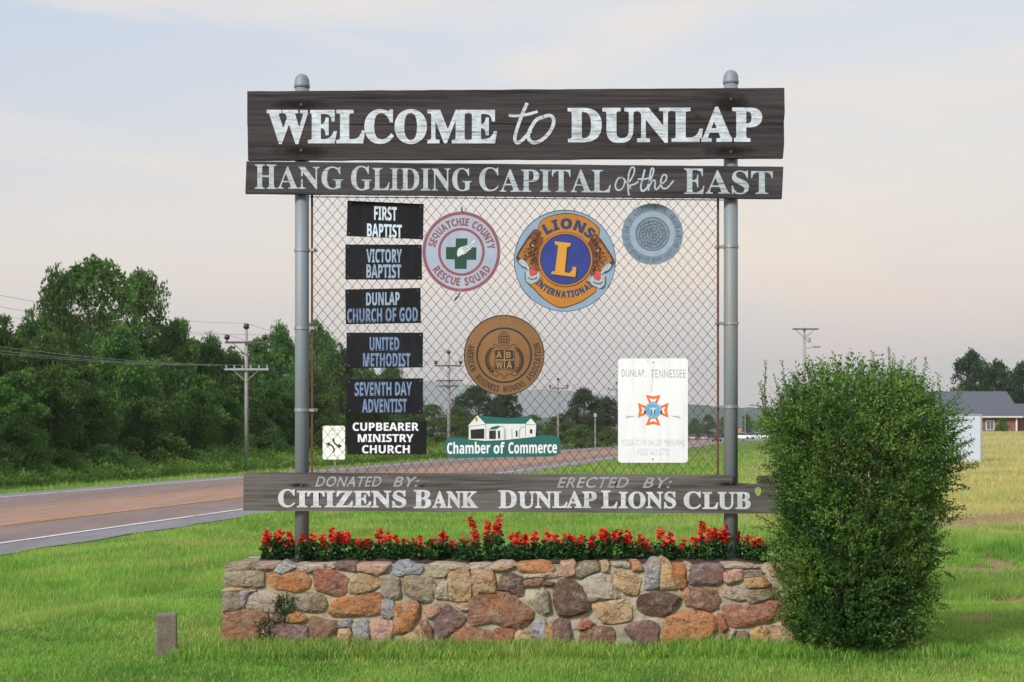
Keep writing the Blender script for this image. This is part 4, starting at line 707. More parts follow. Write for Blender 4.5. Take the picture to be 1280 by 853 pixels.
STONES = '''A G 95,110 210,95 335,95 330,150 240,155 120,168 92,140
A K 335,97 530,97 490,150 330,150
A W 570,88 630,118 690,122 620,170 560,195 497,165 530,125
A L 645,128 720,105 880,112 1000,103 1005,135 940,150 760,175 655,160
A P 1018,100 1190,97 1175,172 1020,140
A G 75,210 130,165 390,160 395,305 200,305 75,295
A O 430,205 500,175 560,200 650,165 740,170 795,235 785,300 680,335 560,310 500,310 440,255
A R 830,175 920,155 1000,165 1080,205 1130,245 1110,320 1060,372 970,355 850,325
A G 75,350 190,345 205,485 55,515 60,400
A W 202,340 262,335 283,350 235,480 214,450
A L 292,375 400,340 520,360 530,430 490,515 380,495 258,475
A G 655,370 790,355 905,375 935,450 890,505 800,508 690,490 650,440
B O -126,500 -85,425 0,385 160,365 290,350 315,380 312,520 200,535 0,550 -110,540
A B 60,525 200,508 330,503 430,530 437,590 385,650 370,720 335,830 55,830
A D 470,570 500,540 590,520 608,560 560,598 480,600
A O 600,550 650,525 720,530 770,565 740,600 640,610 597,590
A P 510,640 560,615 680,630 770,640 785,720 780,820 508,820
A B 800,570 850,560 920,590 1035,600 1020,660 960,720 950,820 808,820
A W 1042,600 1140,580 1150,650 1050,645
A T 1045,667 1130,660 1150,720 1130,815 1040,815
B K 120,105 385,105 350,165 290,205 220,180 120,165
B W 455,95 540,90 590,122 665,125 640,185 470,200 400,188
B L 705,130 800,105 950,112 1060,128 1058,152 920,160 860,200 800,212 735,205 707,175
C L -10,112 150,108 160,146 60,150 -18,142
B T 38,330 60,240 120,200 210,205 295,240 290,290 200,345 110,365 45,345
B G 305,210 400,205 465,230 475,385 400,398 345,385 320,290
B G 510,270 520,215 600,205 740,240 770,280 765,400 715,430 620,410 560,380 510,350
B T 895,180 1050,155 1075,250 1070,405 960,415 900,400 887,280
B L 780,400 800,300 835,262 882,258 890,400
C T 0,152 158,152 185,230 205,350 50,355 10,270
B W 330,430 370,395 412,420 412,540 380,560 322,550
B O 430,460 600,420 635,460 625,560 560,680 480,695 430,690
B K 680,480 820,475 778,545 750,570 705,560
B P 785,560 880,455 1040,570 960,650 850,760 810,740 775,650
B K 940,455 1048,460 1058,505 1000,500
C B -20,400 60,375 250,345 310,352 335,385 400,420 470,480 510,500 515,580 460,620 390,655 280,630 180,600 0,630 -22,600
B W 72,640 100,590 185,580 213,650 210,815 102,815
B K 218,620 300,575 415,600 420,660 385,815 262,815
B T 400,815 420,770 500,730 640,660 680,700 705,750 690,815
B B 650,600 700,590 740,660 750,740 705,718 668,655
B B 900,745 960,680 1040,645 1180,670 1278,692 1280,815 900,815
C R 192,670 240,655 365,672 345,750 330,815 200,815
C L 165,122 250,95 340,90 378,115 330,148 250,162 162,152
C O 390,115 430,100 600,90 660,100 695,140 650,185 560,180 402,165
C K 768,100 880,85 885,200 800,212 765,190
C L 450,192 600,188 725,180 755,208 600,217 445,225
C G 897,140 960,105 1070,100 1075,165 930,220 893,213
C T 1107,100 1165,95 1170,175 1112,178
C D 230,270 270,195 340,190 435,225 422,370 390,385 330,343 237,330
C B 447,245 598,222 608,255 560,290 450,300
C D 603,262 690,260 680,292 612,295
C G 512,430 600,310 650,350 665,510 610,535 540,490
C D 700,340 750,240 860,250 930,300 990,400 1000,490 930,530 790,555 740,540 702,440
D L -75,245 0,207 100,182 155,213 175,290 235,380 180,400 0,415 -38,400
C W 512,600 620,582 620,815 535,815
C P 700,602 760,570 825,590 850,740 850,815 702,815
C O 626,640 680,600 693,740 690,815 625,815
C T 370,702 420,670 515,700 525,815 365,815
C R 905,640 960,562 1045,620 1000,650 920,670
D T 10,450 140,430 290,400 335,470 320,580 170,605 90,600 22,500
D B -95,700 0,645 160,645 180,690 165,815 -100,815
D L 182,99 310,98 310,135 187,130
D O 345,90 400,90 438,162 352,165
D T 190,170 230,165 400,215 410,240 380,360 290,355 190,290
D W 520,68 582,70 588,120 573,310 442,312 480,130
D T 592,70 620,60 668,95 690,200 718,312 577,312
D O 692,100 795,110 805,300 737,312 702,200
D L 800,110 850,110 832,200 815,250
D P 840,212 862,120 960,105 1120,110 1110,250 1060,285 842,280
D D 392,420 430,370 600,340 680,370 750,382 738,440 640,545 500,530 402,500
D O 765,380 797,312 838,312 828,405 795,422
D B 805,430 870,312 1040,322 1085,400 1060,480 1010,500 900,480 808,462
D O 600,690 640,560 780,520 930,510 1030,540 1070,620 1060,680 970,745 960,815 640,815 615,720
D P 280,650 400,602 470,590 560,622 560,815 400,815 300,690
D B 1082,540 1110,540 1168,650 1112,690
E L 450,100 590,108 700,113 740,130 600,141 450,136
E K 450,180 530,158 600,152 600,240 480,280 447,230
E G 617,160 760,162 778,213 622,215
E T 622,230 768,222 788,308 642,300
E O 782,202 838,268 820,298 792,288
E T 820,120 960,95 1030,110 1040,235 950,230 850,200
E L 440,340 560,305 640,340 640,410 560,412 450,380
E G 652,350 760,330 848,332 828,400 700,435 652,428
E D 830,320 900,312 920,390 842,400
E R 445,460 560,455 680,470 850,430 940,420 930,540 810,600 600,635 500,635 450,540
E R 395,540 430,545 480,650 430,690 402,620
E L 480,740 520,665 545,680 507,747
E T 670,682 740,645 810,660 830,720 830,815 690,815
E P 560,690 650,690 655,815 560,815
E L 925,290 1020,262 1030,400 932,392
E B 955,430 1060,440 1050,640 940,620 948,560
E T 850,640 930,640 1040,660 1040,815 850,815
E B 420,700 470,720 470,815 420,815
A L 60,325 150,300 330,316 320,335 60,345
A G 460,610 490,608 500,815 455,815
A T 385,690 440,640 450,815 370,815
C G 755,755 850,760 880,815 745,815'''.split('\n')
rr = random.Random(11)
for si, line in enumerate(STONES):
    k, c, pts = line.split(' ', 2); pts = [tuple(map(float, p.split(','))) for p in pts.split()]
    pts = [(ORG[k] + x / SC, 690 + y / SC) for x, y in pts]
    # irregular outline: subdivide, round the corners, jitter
    gx = sum(p[0] for p in pts) / len(pts); gy = sum(p[1] for p in pts) / len(pts); pts = [(x + (x - gx) / (math.hypot(x - gx, y - gy) + .01) * 2.1, y + (y - gy) / (math.hypot(x - gx, y - gy) + .01) * 1.8) for x, y in pts]
    ol = []
    for i, a in enumerate(pts):
        b_ = pts[(i + 1) % len(pts)]; ol += [(a[0] * .88 + b_[0] * .12, a[1] * .88 + b_[1] * .12), (a[0] * .5 + b_[0] * .5 + rr.uniform(-.5, .5), a[1] * .5 + b_[1] * .5 + rr.uniform(-.5, .5)), (a[0] * .12 + b_[0] * .88, a[1] * .12 + b_[1] * .88)]
    ol = [(x + rr.uniform(-.3, .3), y + rr.uniform(-.3, .3)) for x, y in ol]
    W3 = [P(x, y, YW)[::2] for x, y in ol]; cx = sum(p[0] for p in W3) / len(W3); cz = sum(p[1] for p in W3) / len(W3)
    size = min(max(p[0] for p in W3) - min(p[0] for p in W3), max(p[1] for p in W3) - min(p[1] for p in W3))
    dome = 0.012 + 0.075 * size + rr.uniform(-.003, .010); top = cz > zt - 0.07; n0 = len(W3)
    planes = [(dome * rr.uniform(.72, 1.05), rr.uniform(-.22, .22), rr.uniform(-.26, .20), cx + rr.uniform(-.3, .3) * size, cz + rr.uniform(-.3, .3) * size) for _ in range(6)]
    def edge_d(x, z):
        m_ = 9
        for i in range(n0):
            ax, az = W3[i]; bx, bz = W3[(i + 1) % n0]; L2 = (bx - ax) ** 2 + (bz - az) ** 2 + 1e-12; tt = max(0, min(1, ((x - ax) * (bx - ax) + (z - az) * (bz - az)) / L2)); m_ = min(m_, math.hypot(x - ax - tt * (bx - ax), z - az - tt * (bz - az)))
        return m_
    def inside(x, z):
        q_ = False
        for i in range(n0):
            ax, az = W3[i]; bx, bz = W3[(i + 1) % n0]
            if (az > z) != (bz > z) and x < (bx - ax) * (z - az) / (bz - az) + ax: q_ = not q_
        return q_
    xs_ = [p[0] for p in W3]; zs2 = [p[1] for p in W3]; sp2 = max(.016, math.sqrt((max(xs_) - min(xs_)) * (max(zs2) - min(zs2)) / 95)); pts2 = [Vector(p) for p in W3]; zz = min(zs2)
    while zz < max(zs2):
        xx = min(xs_)
        while xx < max(xs_):
            px, pz = xx + rr.uniform(-.35, .35) * sp2, zz + rr.uniform(-.35, .35) * sp2
            if inside(px, pz) and edge_d(px, pz) > sp2 * .42: pts2.append(Vector((px, pz)))
            xx += sp2
        zz += sp2
    cd = delaunay_2d_cdt(pts2, [(i, (i + 1) % n0) for i in range(n0)], [], 1, 1e-5); bm = bmesh.new(); fv = []
    for v in cd[0]:
        d_ = edge_d(v.x, v.y); e = Vector((v.x * 13, v.y * 13, si * 3.1)); o_ = dome * min(1, (d_ / (.010 + .1 * size)) ** .6)
        for (c0, g1, g2, qx, qz) in planes: o_ = min(o_, c0 + g1 * (v.x - qx) + g2 * (v.y - qz) + dome * .25)
        o_ = max(o_, 0) + (0.005 * mnoise.noise(e * 2) + 0.003 * mnoise.noise(e * 6)) * (1 if d_ > .003 else 0); fv.append(bm.verts.new((v.x, YW + .008 - o_, v.y)))
    for f in cd[2]: bm.faces.new([fv[i] for i in f])
    for ed in [e_ for e_ in bm.edges if len(e_.link_faces) == 1]:
        a_, b_ = ed.verts; q4 = [bm.verts.new((v.co.x, YW + (.2 if top else .055), v.co.z)) for v in (b_, a_)]; bm.faces.new((a_, b_, q4[0], q4[1]))
    bmesh.ops.remove_doubles(bm, verts=bm.verts, dist=1e-6); o = link('stone', from_bm(bm), stone_m, pl)
    col = lin(CL[c]); j = rr.uniform(.88, 1.1); o.color = (col[0] * j * rr.uniform(.95, 1.05), col[1] * j, col[2] * j * rr.uniform(.92, 1.08), 1)
# stones of the planter's left end and back, seen only from the side
for k in range(14):
    yb = YW + .07 + (k % 5) * .22; zb = .04 + (k // 5) * .21 + rr.uniform(-.01, .01); bm = bmesh.new(); r = bmesh.ops.create_icosphere(bm, subdivisions=2, radius=1)
    for v in bm.verts: v.co = Vector((x0 + .02 + v.co.x * .035, yb + .08 + v.co.y * .10, zb + .08 + v.co.z * .092)) + Vector((1, 1, 1)) * 0.012 * mnoise.noise(v.co * 2 + Vector((k, 0, 0)))
    o = link('stone', from_bm(bm, smooth=True), stone_m, pl); o.color = (*lin(CL[rr.choice('GLTBK')]), 1)

# ------------------------------------------------------------------ leaves
def leaf_quads(cen, axis, size, rng, width=0.5, fold=0.0):
    """diamond leaves: base at cen, pointing along axis"""
    n = len(cen); axis = axis / (np.linalg.norm(axis, axis=1, keepdims=True) + 1e-9); r = rng.normal(size=(n, 3)); side = np.cross(axis, r); side /= (np.linalg.norm(side, axis=1, keepdims=True) + 1e-9)
    s = (size if np.ndim(size) else np.full(n, size))[:, None]; up = np.cross(side, axis)
    mid = cen + axis * s * 0.45
    V = np.stack([cen, mid + side * s * width * .5 + up * s * fold, cen + axis * s, mid - side * s * width * .5 + up * s * fold], 1).reshape(-1, 3)
    return V, np.arange(4 * n).reshape(-1, 4)

# salvias
fol_m = leafmat('salvia_leaf', (0.012, 0.05, 0.016), (0.03, 0.10, 0.025), (0.05, 0.13, 0.03), 0.2, 6, 0.45, .3)
pet_m = simple('red_petal', (0.50, 0.012, 0.012), (0.78, 0.035, 0.02), 0.6, s=60); stem_m = simple('green_stem', (0.05, 0.11, 0.03), None, 0.6)
gfol_m = leafmat('grey_green_leaf', (0.07, 0.12, 0.085), (0.12, 0.17, 0.13), (0.10, 0.16, 0.11), 0.15, 6, 0.6, .2)
SP = [(333, 663, 1.5), (345, 667, 1.1), (351, 661, 1.1), (361, 665, 1.2), (378, 668, .8), (390, 666, 1), (403, 668, 1.1), (416, 660, 1.1), (426, 664, 1.1), (434, 664, 1.1), (443, 673, .6), (449, 673, .7), (459, 671, .9), (475, 662, 1.1), (485, 664, 1.1), (494, 669, .9), (506, 673, .7), (517, 673, .9), (523, 669, .9), (538, 671, .7), (553, 662, 1.1), (557, 667, 1), (567, 673, .6), (580, 672, .6), (587, 645.5, 1.0), (597, 667, 1.2), (610, 651, 1.1), (624, 643.5, 1.1), (640, 665, .8), (648, 665, 1.1), (656, 665, 1.2), (669, 664, 1), (685, 664, .9), (695, 667, 1), (707, 668, .9), (713, 667, .7), (719, 669, .9), (728, 669, .8), (741, 668, 1), (753, 659, 1.1), (759, 664, 1), (769, 662, 1.2), (776, 663, 1), (785, 663, 1.1), (800, 668, 1), (808, 674, .9), (824, 660, .9), (839, 664, 1.0), (831, 671, .7), (855, 673, .7), (867, 670, .8), (878, 652, 1.3), (888, 660, 1), (895, 659, .8), (909, 655, 1.1), (901, 663, .8), (922, 665, .9), (936, 670, .8), (944, 671, .8), (953, 671, .8)]
def spike(name, x, top, s, base_z, parent, rs, Yp):
    tipx, _, tipz = P(x, top, Yp); L = 0.10 * s ** .6 if top > 655 else 0.17; rng = np.random.default_rng(rs); bm = bmesh.new()
    lean = (0.05 if x == 587 else -0.03 if x == 624 else 0.0) + rng.normal(0, .012); bx = tipx + lean * 1.6
    tube(bm, [(bx, Yp, base_z), ((bx + tipx) / 2, Yp, (base_z + tipz) / 2), (tipx, Yp, tipz)], [.003, .0025, .001], 4, False); stem = from_bm(bm)
    nf = int(36 * s * (L / .10) ** .8); tpos = rng.random(nf); ctr = np.stack([tipx + (bx - tipx) * tpos * L / max(.05, tipz - base_z), np.full(nf, Yp), tipz - tpos * L], 1)
    an = rng.random(nf) * 2 * np.pi; ax = np.stack([np.cos(an), np.sin(an), rng.uniform(-.5, .5, nf)], 1); sz = (0.016 + 0.029 * (0.35 + .65 * np.minimum(1, tpos * 2.5))) * rng.uniform(.8, 1.25, nf)
    V1, F1 = leaf_quads(ctr, ax, sz, rng, .62, .1); V2, F2 = leaf_quads(ctr, ax, sz * .9, rng, .5, .1); me = np_mesh('spike', np.concatenate([V1, V2]), np.concatenate([F1, F2 + len(V1)]))
    o = link('flower_spike', me, pet_m, parent); link('stem', stem, stem_m, o)
pl_groups = []; cur = [SP[0]]
for s_ in sorted(SP)[1:]:
    if s_[0] - cur[0][0] > 17 or len(cur) >= 4: pl_groups.append(cur); cur = [s_]
    else: cur.append(s_)
pl_groups.append(cur)
for gi, g in enumerate(pl_groups):
    rng = np.random.default_rng(100 + gi); mx = sum(s_[0] for s_ in g) / len(g); Yp = 11.56 + rng.uniform(-.05, .05); bx = P(mx, 0, Yp)[0]; zb = zt - .01
    extra = {0: ' at its left end', len(pl_groups) - 1: ' beside the shrub'}.get(gi, '')
    lab = 'red salvia plant%s, %s from the left in the planter row' % (extra, ONUM[gi])
    if any(s_[0] == 610 for s_ in g) : lab = 'red salvia plant with the tallest spikes, mid planter, %s from the left' % ONUM[gi]
    t = thing('salvia_plant', lab, 'flower', (bx, Yp, zb), 'red salvias in the planter')
    mt = sum(s_[1] for s_ in g) / len(g); H = (P(0, min(max(mt + 7, 666), 677), Yp)[2] - zb) * rng.uniform(.8, 1.12); nleaf = int(rng.uniform(330, 560)); Wd = max(.075, (g[-1][0] - g[0][0]) / FPX * Yp / 2 + .035)
    u = rng.random(nleaf); an = rng.random(nleaf) * 2 * np.pi; rad = np.sqrt(rng.random(nleaf)) * Wd * (1 - .45 * np.abs(u - .55) ** 1.3 * 1.5)
    cen = np.stack([bx + np.cos(an) * rad, Yp + np.sin(an) * rad * .9, zb + u * H * (1 - .25 * rng.random(nleaf))], 1); ax = np.stack([np.cos(an) * 1.0, np.sin(an), rng.uniform(-.5, .6, nleaf)], 1) + rng.normal(0, .5, (nleaf, 3))
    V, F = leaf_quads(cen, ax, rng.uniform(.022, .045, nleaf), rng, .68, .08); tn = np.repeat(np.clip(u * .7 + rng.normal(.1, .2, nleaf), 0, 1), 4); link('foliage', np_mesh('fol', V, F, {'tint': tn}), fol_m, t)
    for j, s_ in enumerate(g): spike('flower_spike', s_[0], s_[1], s_[2], zb + H * .5, t, gi * 10 + j, Yp + rng.uniform(-.04, .04))
gp = [(452, 'between the first post and the middle'), (512, 'left of the tallest red spikes'), (570, 'just left of the tallest red spikes'), (632, 'just right of the tallest red spikes'), (672, 'below the middle red flowers'), (722, 'right of the middle'), (812, 'left of the right post')]
for gi, (px, wh) in enumerate(gp):
    rng = np.random.default_rng(300 + gi); Yp = 11.66; bx = P(px, 0, Yp)[0]; zb = zt - .01; n = 700; t = thing('bedding_plant', 'low grey green bedding plant %s' % wh, 'plant', (bx, Yp, zb), 'grey green plants between the salvias')
    d = rng.normal(size=(n, 3)); d /= np.linalg.norm(d, axis=1, keepdims=True); d[:, 2] = np.abs(d[:, 2]); cen = np.array([bx, Yp, zb]) + d * np.array([.13, .1, .115]) * (.6 + .4 * rng.random((n, 1)))
    V, F = leaf_quads(cen, d + rng.normal(0, .6, (n, 3)), rng.uniform(.012, .026, n), rng, .5); link('foliage', np_mesh('g', V, F, {'tint': np.repeat(rng.random(n), 4)}), gfol_m, t)
    bm = bmesh.new(); tube(bm, [(bx, Yp, zb - .02), (bx, Yp, zb + .05)], .006, 5); link('stem', from_bm(bm), stem_m, t)
# wall joint weed, and dark leaves put in for shade beside the corner stone
for (px, py, r, n, lab) in ((356, 757, .075, 520, 'dark green weed growing from the joint high on the wall left'), (331, 790, .08, 420, 'dark leaf tuft standing in for the shade beside the big brown corner stone')):
    rng = np.random.default_rng(int(px)); q = np.array(P(px, py, YW - .005)); t = thing('weed', lab, 'plant', tuple(q)); d = rng.normal(size=(n, 3)); d[:, 1] = -np.abs(d[:, 1]) * .35; cen = q + d * r * np.array([.45, .35, .55 if r < .08 else .9]); V, F = leaf_quads(cen, d + np.array([0, -.5, .2]), rng.uniform(.012, .026, n), rng, .5)
    link('foliage', np_mesh('w', V, F, {'tint': np.repeat(rng.random(n) * .8, 4)}), fol_m, t)
    bm = bmesh.new(); tube(bm, [tuple(q + [0, .03, -.05]), tuple(q), tuple(q + [0, -.02, .05])], .004, 5); link('stem', from_bm(bm), stem_m, t)

# ------------------------------------------------------------------ privet shrub in front of the right end
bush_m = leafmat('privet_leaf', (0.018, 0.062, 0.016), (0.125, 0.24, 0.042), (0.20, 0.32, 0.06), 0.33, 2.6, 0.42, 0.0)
twig_m = simple('privet_twig', (0.10, 0.085, 0.05), (0.06, 0.05, 0.03), 0.8)
BY = 11.0
prof = [(806, 1002, 1138), (780, 984, 1146), (740, 976, 1151), (700, 971, 1160), (650, 972, 1173), (600, 974, 1184), (560, 966, 1188), (530, 963, 1185), (514, 970, 1173), (498, 985, 1156), (482, 1018, 1128)]
py_ = [p[0] for p in prof][::-1]; pl_ = [p[1] for p in prof][::-1]; pr_ = [p[2] for p in prof][::-1]
rng = np.random.default_rng(77)
bush = thing('privet_shrub', 'tall dense green shrub growing at the right end of the stone planter', 'shrub', (P(1078, 805, BY)[0], BY, 0))
def bush_cloud(nt_, shell):
    yy = 482 + (804 - 482) * rng.random(nt_) ** .93; L = np.interp(yy, py_, pl_); Rg = np.interp(yy, py_, pr_); cxp = (L + Rg) / 2; hw = (Rg - L) / 2
    an = rng.random(nt_) * 2 * np.pi; rr_ = shell[0] + (shell[1] - shell[0]) * rng.random(nt_) ** .6; rr_ = np.where(rng.random(nt_) < .16, rr_ * rng.uniform(1.0, 1.16, nt_), rr_)
    lump = .95 + .22 * (nmap(an * 2.2, yy * .006, 1, 25) - .45) + .24 * (nmap(an * 3, yy * .025, 1, 21) - .5) + .22 * (nmap(an * 6, yy * .07, 1, 22) - .5)
    px = cxp + np.cos(an) * hw * rr_ * lump; x = (px - 640) / FPX * BY; y = BY + np.sin(an) * hw / FPX * BY * rr_ * lump * .92; z = EYE - (yy - 541) / FPX * BY
    top = sst(525, 485, yy)
    z = z + top * (.34 * (nmap(x * 4.5, y * 4.5, 1, 23) - .45) + .12 * (nmap(x * 13, y * 13, 1, 24) - .5))
    d = np.stack([np.cos(an) * (.75 - .45 * top), np.sin(an) * (.75 - .45 * top), .55 + .9 * top + 0 * an], 1) + rng.normal(0, .28, (nt_, 3)); d /= np.linalg.norm(d, axis=1, keepdims=True)
    return np.stack([x, y, z], 1), d, top
def twigs(p, d, length, npair, lsize):
    n = len(p); V = []; F = []; T = []; base = 0; tw = rng.random(n)
    clump = nmap(p[:, 0] * 5 + p[:, 2] * 3, p[:, 1] * 5 - p[:, 2] * 4, 1, 31)
    for k in range(npair):
        f = (k + .5) / npair; c = p + d * (length * f)[:, None] + np.array([0, 0, -1]) * (0.10 * (length * f) ** 2 / length)[:, None]
        for s in (-1, 1):
            r = rng.normal(size=(n, 3)); sd = np.cross(d, r); sd /= np.linalg.norm(sd, axis=1, keepdims=True); ax = sd + d * .8; sz = lsize * (1.1 - .55 * f) * rng.uniform(.55, 1.45, n)
            v, fc = leaf_quads(c + sd * .002, ax, sz, rng, .46, .06); V.append(v); F.append(fc + base); base += len(v); T.append(np.repeat(np.clip(.10 + .16 * sst(1.3, 2.1, p[:, 2]) + .42 * f + .95 * (clump - .45) + .35 * (tw - .5) + rng.normal(0, .1, n), 0, 1), 4))  # tint rises with height: sunlit top put into the leaf colour, with lighter young growth
    return np.concatenate(V), np.concatenate(F), np.concatenate(T)
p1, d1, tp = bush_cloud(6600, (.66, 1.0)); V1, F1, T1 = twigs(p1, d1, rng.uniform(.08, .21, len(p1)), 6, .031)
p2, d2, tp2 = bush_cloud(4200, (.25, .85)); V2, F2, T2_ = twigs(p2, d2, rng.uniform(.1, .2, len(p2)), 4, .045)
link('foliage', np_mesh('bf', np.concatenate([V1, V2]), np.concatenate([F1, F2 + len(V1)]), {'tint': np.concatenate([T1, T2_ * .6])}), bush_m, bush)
# long upright shoots on top and sprays on the sides
shoots = [(957, 452, 520), (977, 452, 505), (967, 470, 520), (1001, 478, 520), (1010, 462, 500), (1029, 457, 500), (1042, 441, 490), (1036, 470, 500), (1058, 462, 500), (1066, 455, 495), (1079, 447, 490), (1090, 440, 490), (1097, 456, 495), (1112, 435, 490), (1118, 444, 490), (1105, 450, 490), (1127, 452, 500), (1143, 449, 500), (1158, 448, 505), (1135, 463, 505), (1150, 472, 510), (1172, 468, 520), (1020, 468, 500), (950, 478, 530), (990, 466, 510), (1050, 452, 495), (1085, 458, 495), (1165, 480, 520)]
shoots += [(955 + rng.uniform(0, 225), 0, 0) for _ in range(70)]
shoots = [(sx, sy, by) if sy else (sx, float(np.interp(sx, [950, 1000, 1040, 1110, 1150, 1185], [500, 474, 462, 458, 470, 500])) + rng.uniform(-10, 26), 525) for sx, sy, by in shoots]
V = []; F = []; T = []; base = 0; bm = bmesh.new()
for i, (sx, sy, by) in enumerate(shoots):
    Yp = BY + rng.uniform(-.3, .3); a = np.array(P(sx, sy, Yp)); b_ = np.array(P(sx + (1078 - sx) * .12 + rng.uniform(-16, 16), by + 12, Yp)); m_ = (a + b_) / 2 + np.array([rng.uniform(-.015, .015), 0, 0])
    tube(bm, [tuple(b_), tuple(m_), tuple(a)], [.004, .003, .001], 4, False); n = int(np.linalg.norm(a - b_) / .014) + 4; u = np.linspace(0, 1, n)[:, None]
    c = b_ * (1 - u) + a * u + 4 * u * (1 - u) * (m_ - (a + b_) / 2); c = np.repeat(c, 2, 0); dd = (a - b_) / np.linalg.norm(a - b_); an = rng.random(len(c)) * 2 * np.pi
    ax = np.stack([np.cos(an), np.sin(an) * .8, np.zeros(len(c))], 1) + dd * .7; v, fc = leaf_quads(c, ax, rng.uniform(.026, .040, len(c)) * (1.2 - .5 * np.repeat(u[:, 0], 2)), rng, .45, .05)
    V.append(v); F.append(fc + base); base += len(v); T.append(np.full(len(v), .85))
sides = [(1190, 560, 1218, 548), (1195, 590, 1222, 585), (1185, 530, 1215, 520), (1190, 545, 1212, 530), (1180, 510, 1206, 492), (1190, 610, 1212, 603), (1185, 640, 1206, 632), (970, 540, 946, 533), (965, 560, 950, 566), (968, 600, 952, 604), (970, 660, 945, 652), (972, 680, 958, 676), (965, 520, 945, 508), (972, 700, 955, 705), (1185, 575, 1217, 566), (1175, 690, 1196, 684), (1180, 720, 1192, 726), (1172, 760, 1186, 762), (975, 740, 962, 735), (1188, 520, 1208, 508), (978, 770, 965, 772)]
for (ax_, ay, bx_, by_) in sides:
    for rep in range(2):
        Yp = BY + rng.uniform(-.25, .1); b_ = np.array(P(ax_ + rng.uniform(-4, 4), ay + rng.uniform(-6, 6), Yp)); a = np.array(P(bx_ + rng.uniform(-6, 3), by_ + rng.uniform(-8, 8), Yp)); tube(bm, [tuple(b_), tuple((a + b_) / 2 + [0, 0, .01]), tuple(a)], [.003, .0025, .001], 4, False)
        n = int(np.linalg.norm(a - b_) / .014) + 4; u = np.linspace(0, 1, n)[:, None]; c = np.repeat(b_ * (1 - u) + a * u, 2, 0); dd = (a - b_) / np.linalg.norm(a - b_); v, fc = leaf_quads(c, rng.normal(0, .7, (len(c), 3)) + dd * .8, rng.uniform(.02, .032, len(c)), rng, .45, .05); V.append(v); F.append(fc + base); base += len(v); T.append(np.full(len(v), .75))
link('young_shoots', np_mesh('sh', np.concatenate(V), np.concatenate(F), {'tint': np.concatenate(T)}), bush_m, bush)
for k in range(46):
    an = rng.random() * 2 * math.pi; r0 = rng.uniform(0, .2); r1 = r0 + rng.uniform(.12, .34); cx = P(1078, 0, BY)[0]
    tube(bm, [(cx + r0 * math.cos(an), BY + r0 * math.sin(an), -.05), (cx + (r0 + r1) / 2 * math.cos(an), BY + (r0 + r1) / 2 * math.sin(an), .9), (cx + r1 * math.cos(an), BY + r1 * math.sin(an), rng.uniform(1.6, 2.05))], [.014, .009, .004], 5, False)
link('stems', from_bm(bm), twig_m, bush)

# ------------------------------------------------------------------ concrete marker
q = P(209, 812, 11.0); mk = bpy.data.objects.new
bm = bmesh.new(); box(bm, -.078, .078, -.078, .078, -.1, .335, .012)
for v in bm.verts: v.co += Vector((1, 1, 1)) * .003 * mnoise.noise(v.co * 20)
cm, nt, b = newmat('aged_concrete'); b.inputs['Roughness'].default_value = 0.95; n1 = tex(nt, s=9, detail=8, rough=.7); n2 = tex(nt, s=60, detail=4)
nt.links.new(mix(nt, ranged(nt, n2.outputs['Fac'], .5, .7, 0, .6), mix(nt, ranged(nt, n1.outputs['Fac'], .35, .65), (0.11, 0.09, 0.07), (0.20, 0.175, 0.145)), (.09, .085, .07)), b.inputs['Base Color']); bump(nt, n2.outputs['Fac'], .7, .006, b)
o = link('concrete_marker', from_bm(bm), cm); o.location = (q[0], 11.0, float(hgt(q[0], 11.0))); o.rotation_euler = (0, R(-1), R(12)); tag(o, 'short square concrete marker post standing in the grass left of the planter', 'marker post')

# ------------------------------------------------------------------ two-way turn lane road sign
YT = 34.0; t = thing('road_sign', 'white two way left turn sign on a thin post by the road', 'road sign', P(420, 652, YT))
face_m = simple('reflective_white', (0.86, 0.88, 0.84), (0.8, 0.82, 0.78), 0.4, s=5); fade_m = simple('faded_black_print', (0.35, 0.36, 0.34), (0.75, 0.77, 0.73), .6, s=30, lo=.42, hi=.55)
r = 2; x0_, x1_, y0_, y1_ = 403.4, 431.2, 532.5, 574.5; link('plate', plate([circ(x1_ - r, y0_ + r, r, 5, 90, 0) + circ(x1_ - r, y1_ - r, r, 5, 0, -90) + circ(x0_ + r, y1_ - r, r, 5, -90, -180) + circ(x0_ + r, y0_ + r, r, 5, 180, 90)], YT, .004), face_m, t)
YT2 = YT - .002
link('turn_arrow', flat_polys([ribbon(spl([(417.4, 565.5), (417.2, 561), (415, 557.5), (411.5, 555.8)]), 2.0), [(407.3, 554.5), (412.2, 552.8), (411.2, 558.5)], ribbon(spl([(416.8, 548), (417.2, 552), (419.5, 555.5), (423.5, 557.6)]), 2.0), [(427.6, 557.8), (423, 554.8), (423, 560.8)]], YT2, .002, .001), l_black, t)
letters(fade_m, t, text('CENTER', 409.5, 425.5, 535.5, 539.3, YT2, 'sans', t=.001), text('LANE', 411.5, 423.5, 541, 544.8, YT2, 'sans', t=.001), text('ONLY', 412, 423, 568.2, 571.6, YT2, 'sans', t=.001))
bm = bmesh.new(); a = P(417, 534, YT + .03); c_ = P(421.5, 656, YT + .03); tube(bm, [a, c_], .028, 6); link('post', from_bm(bm), galv_m, t)

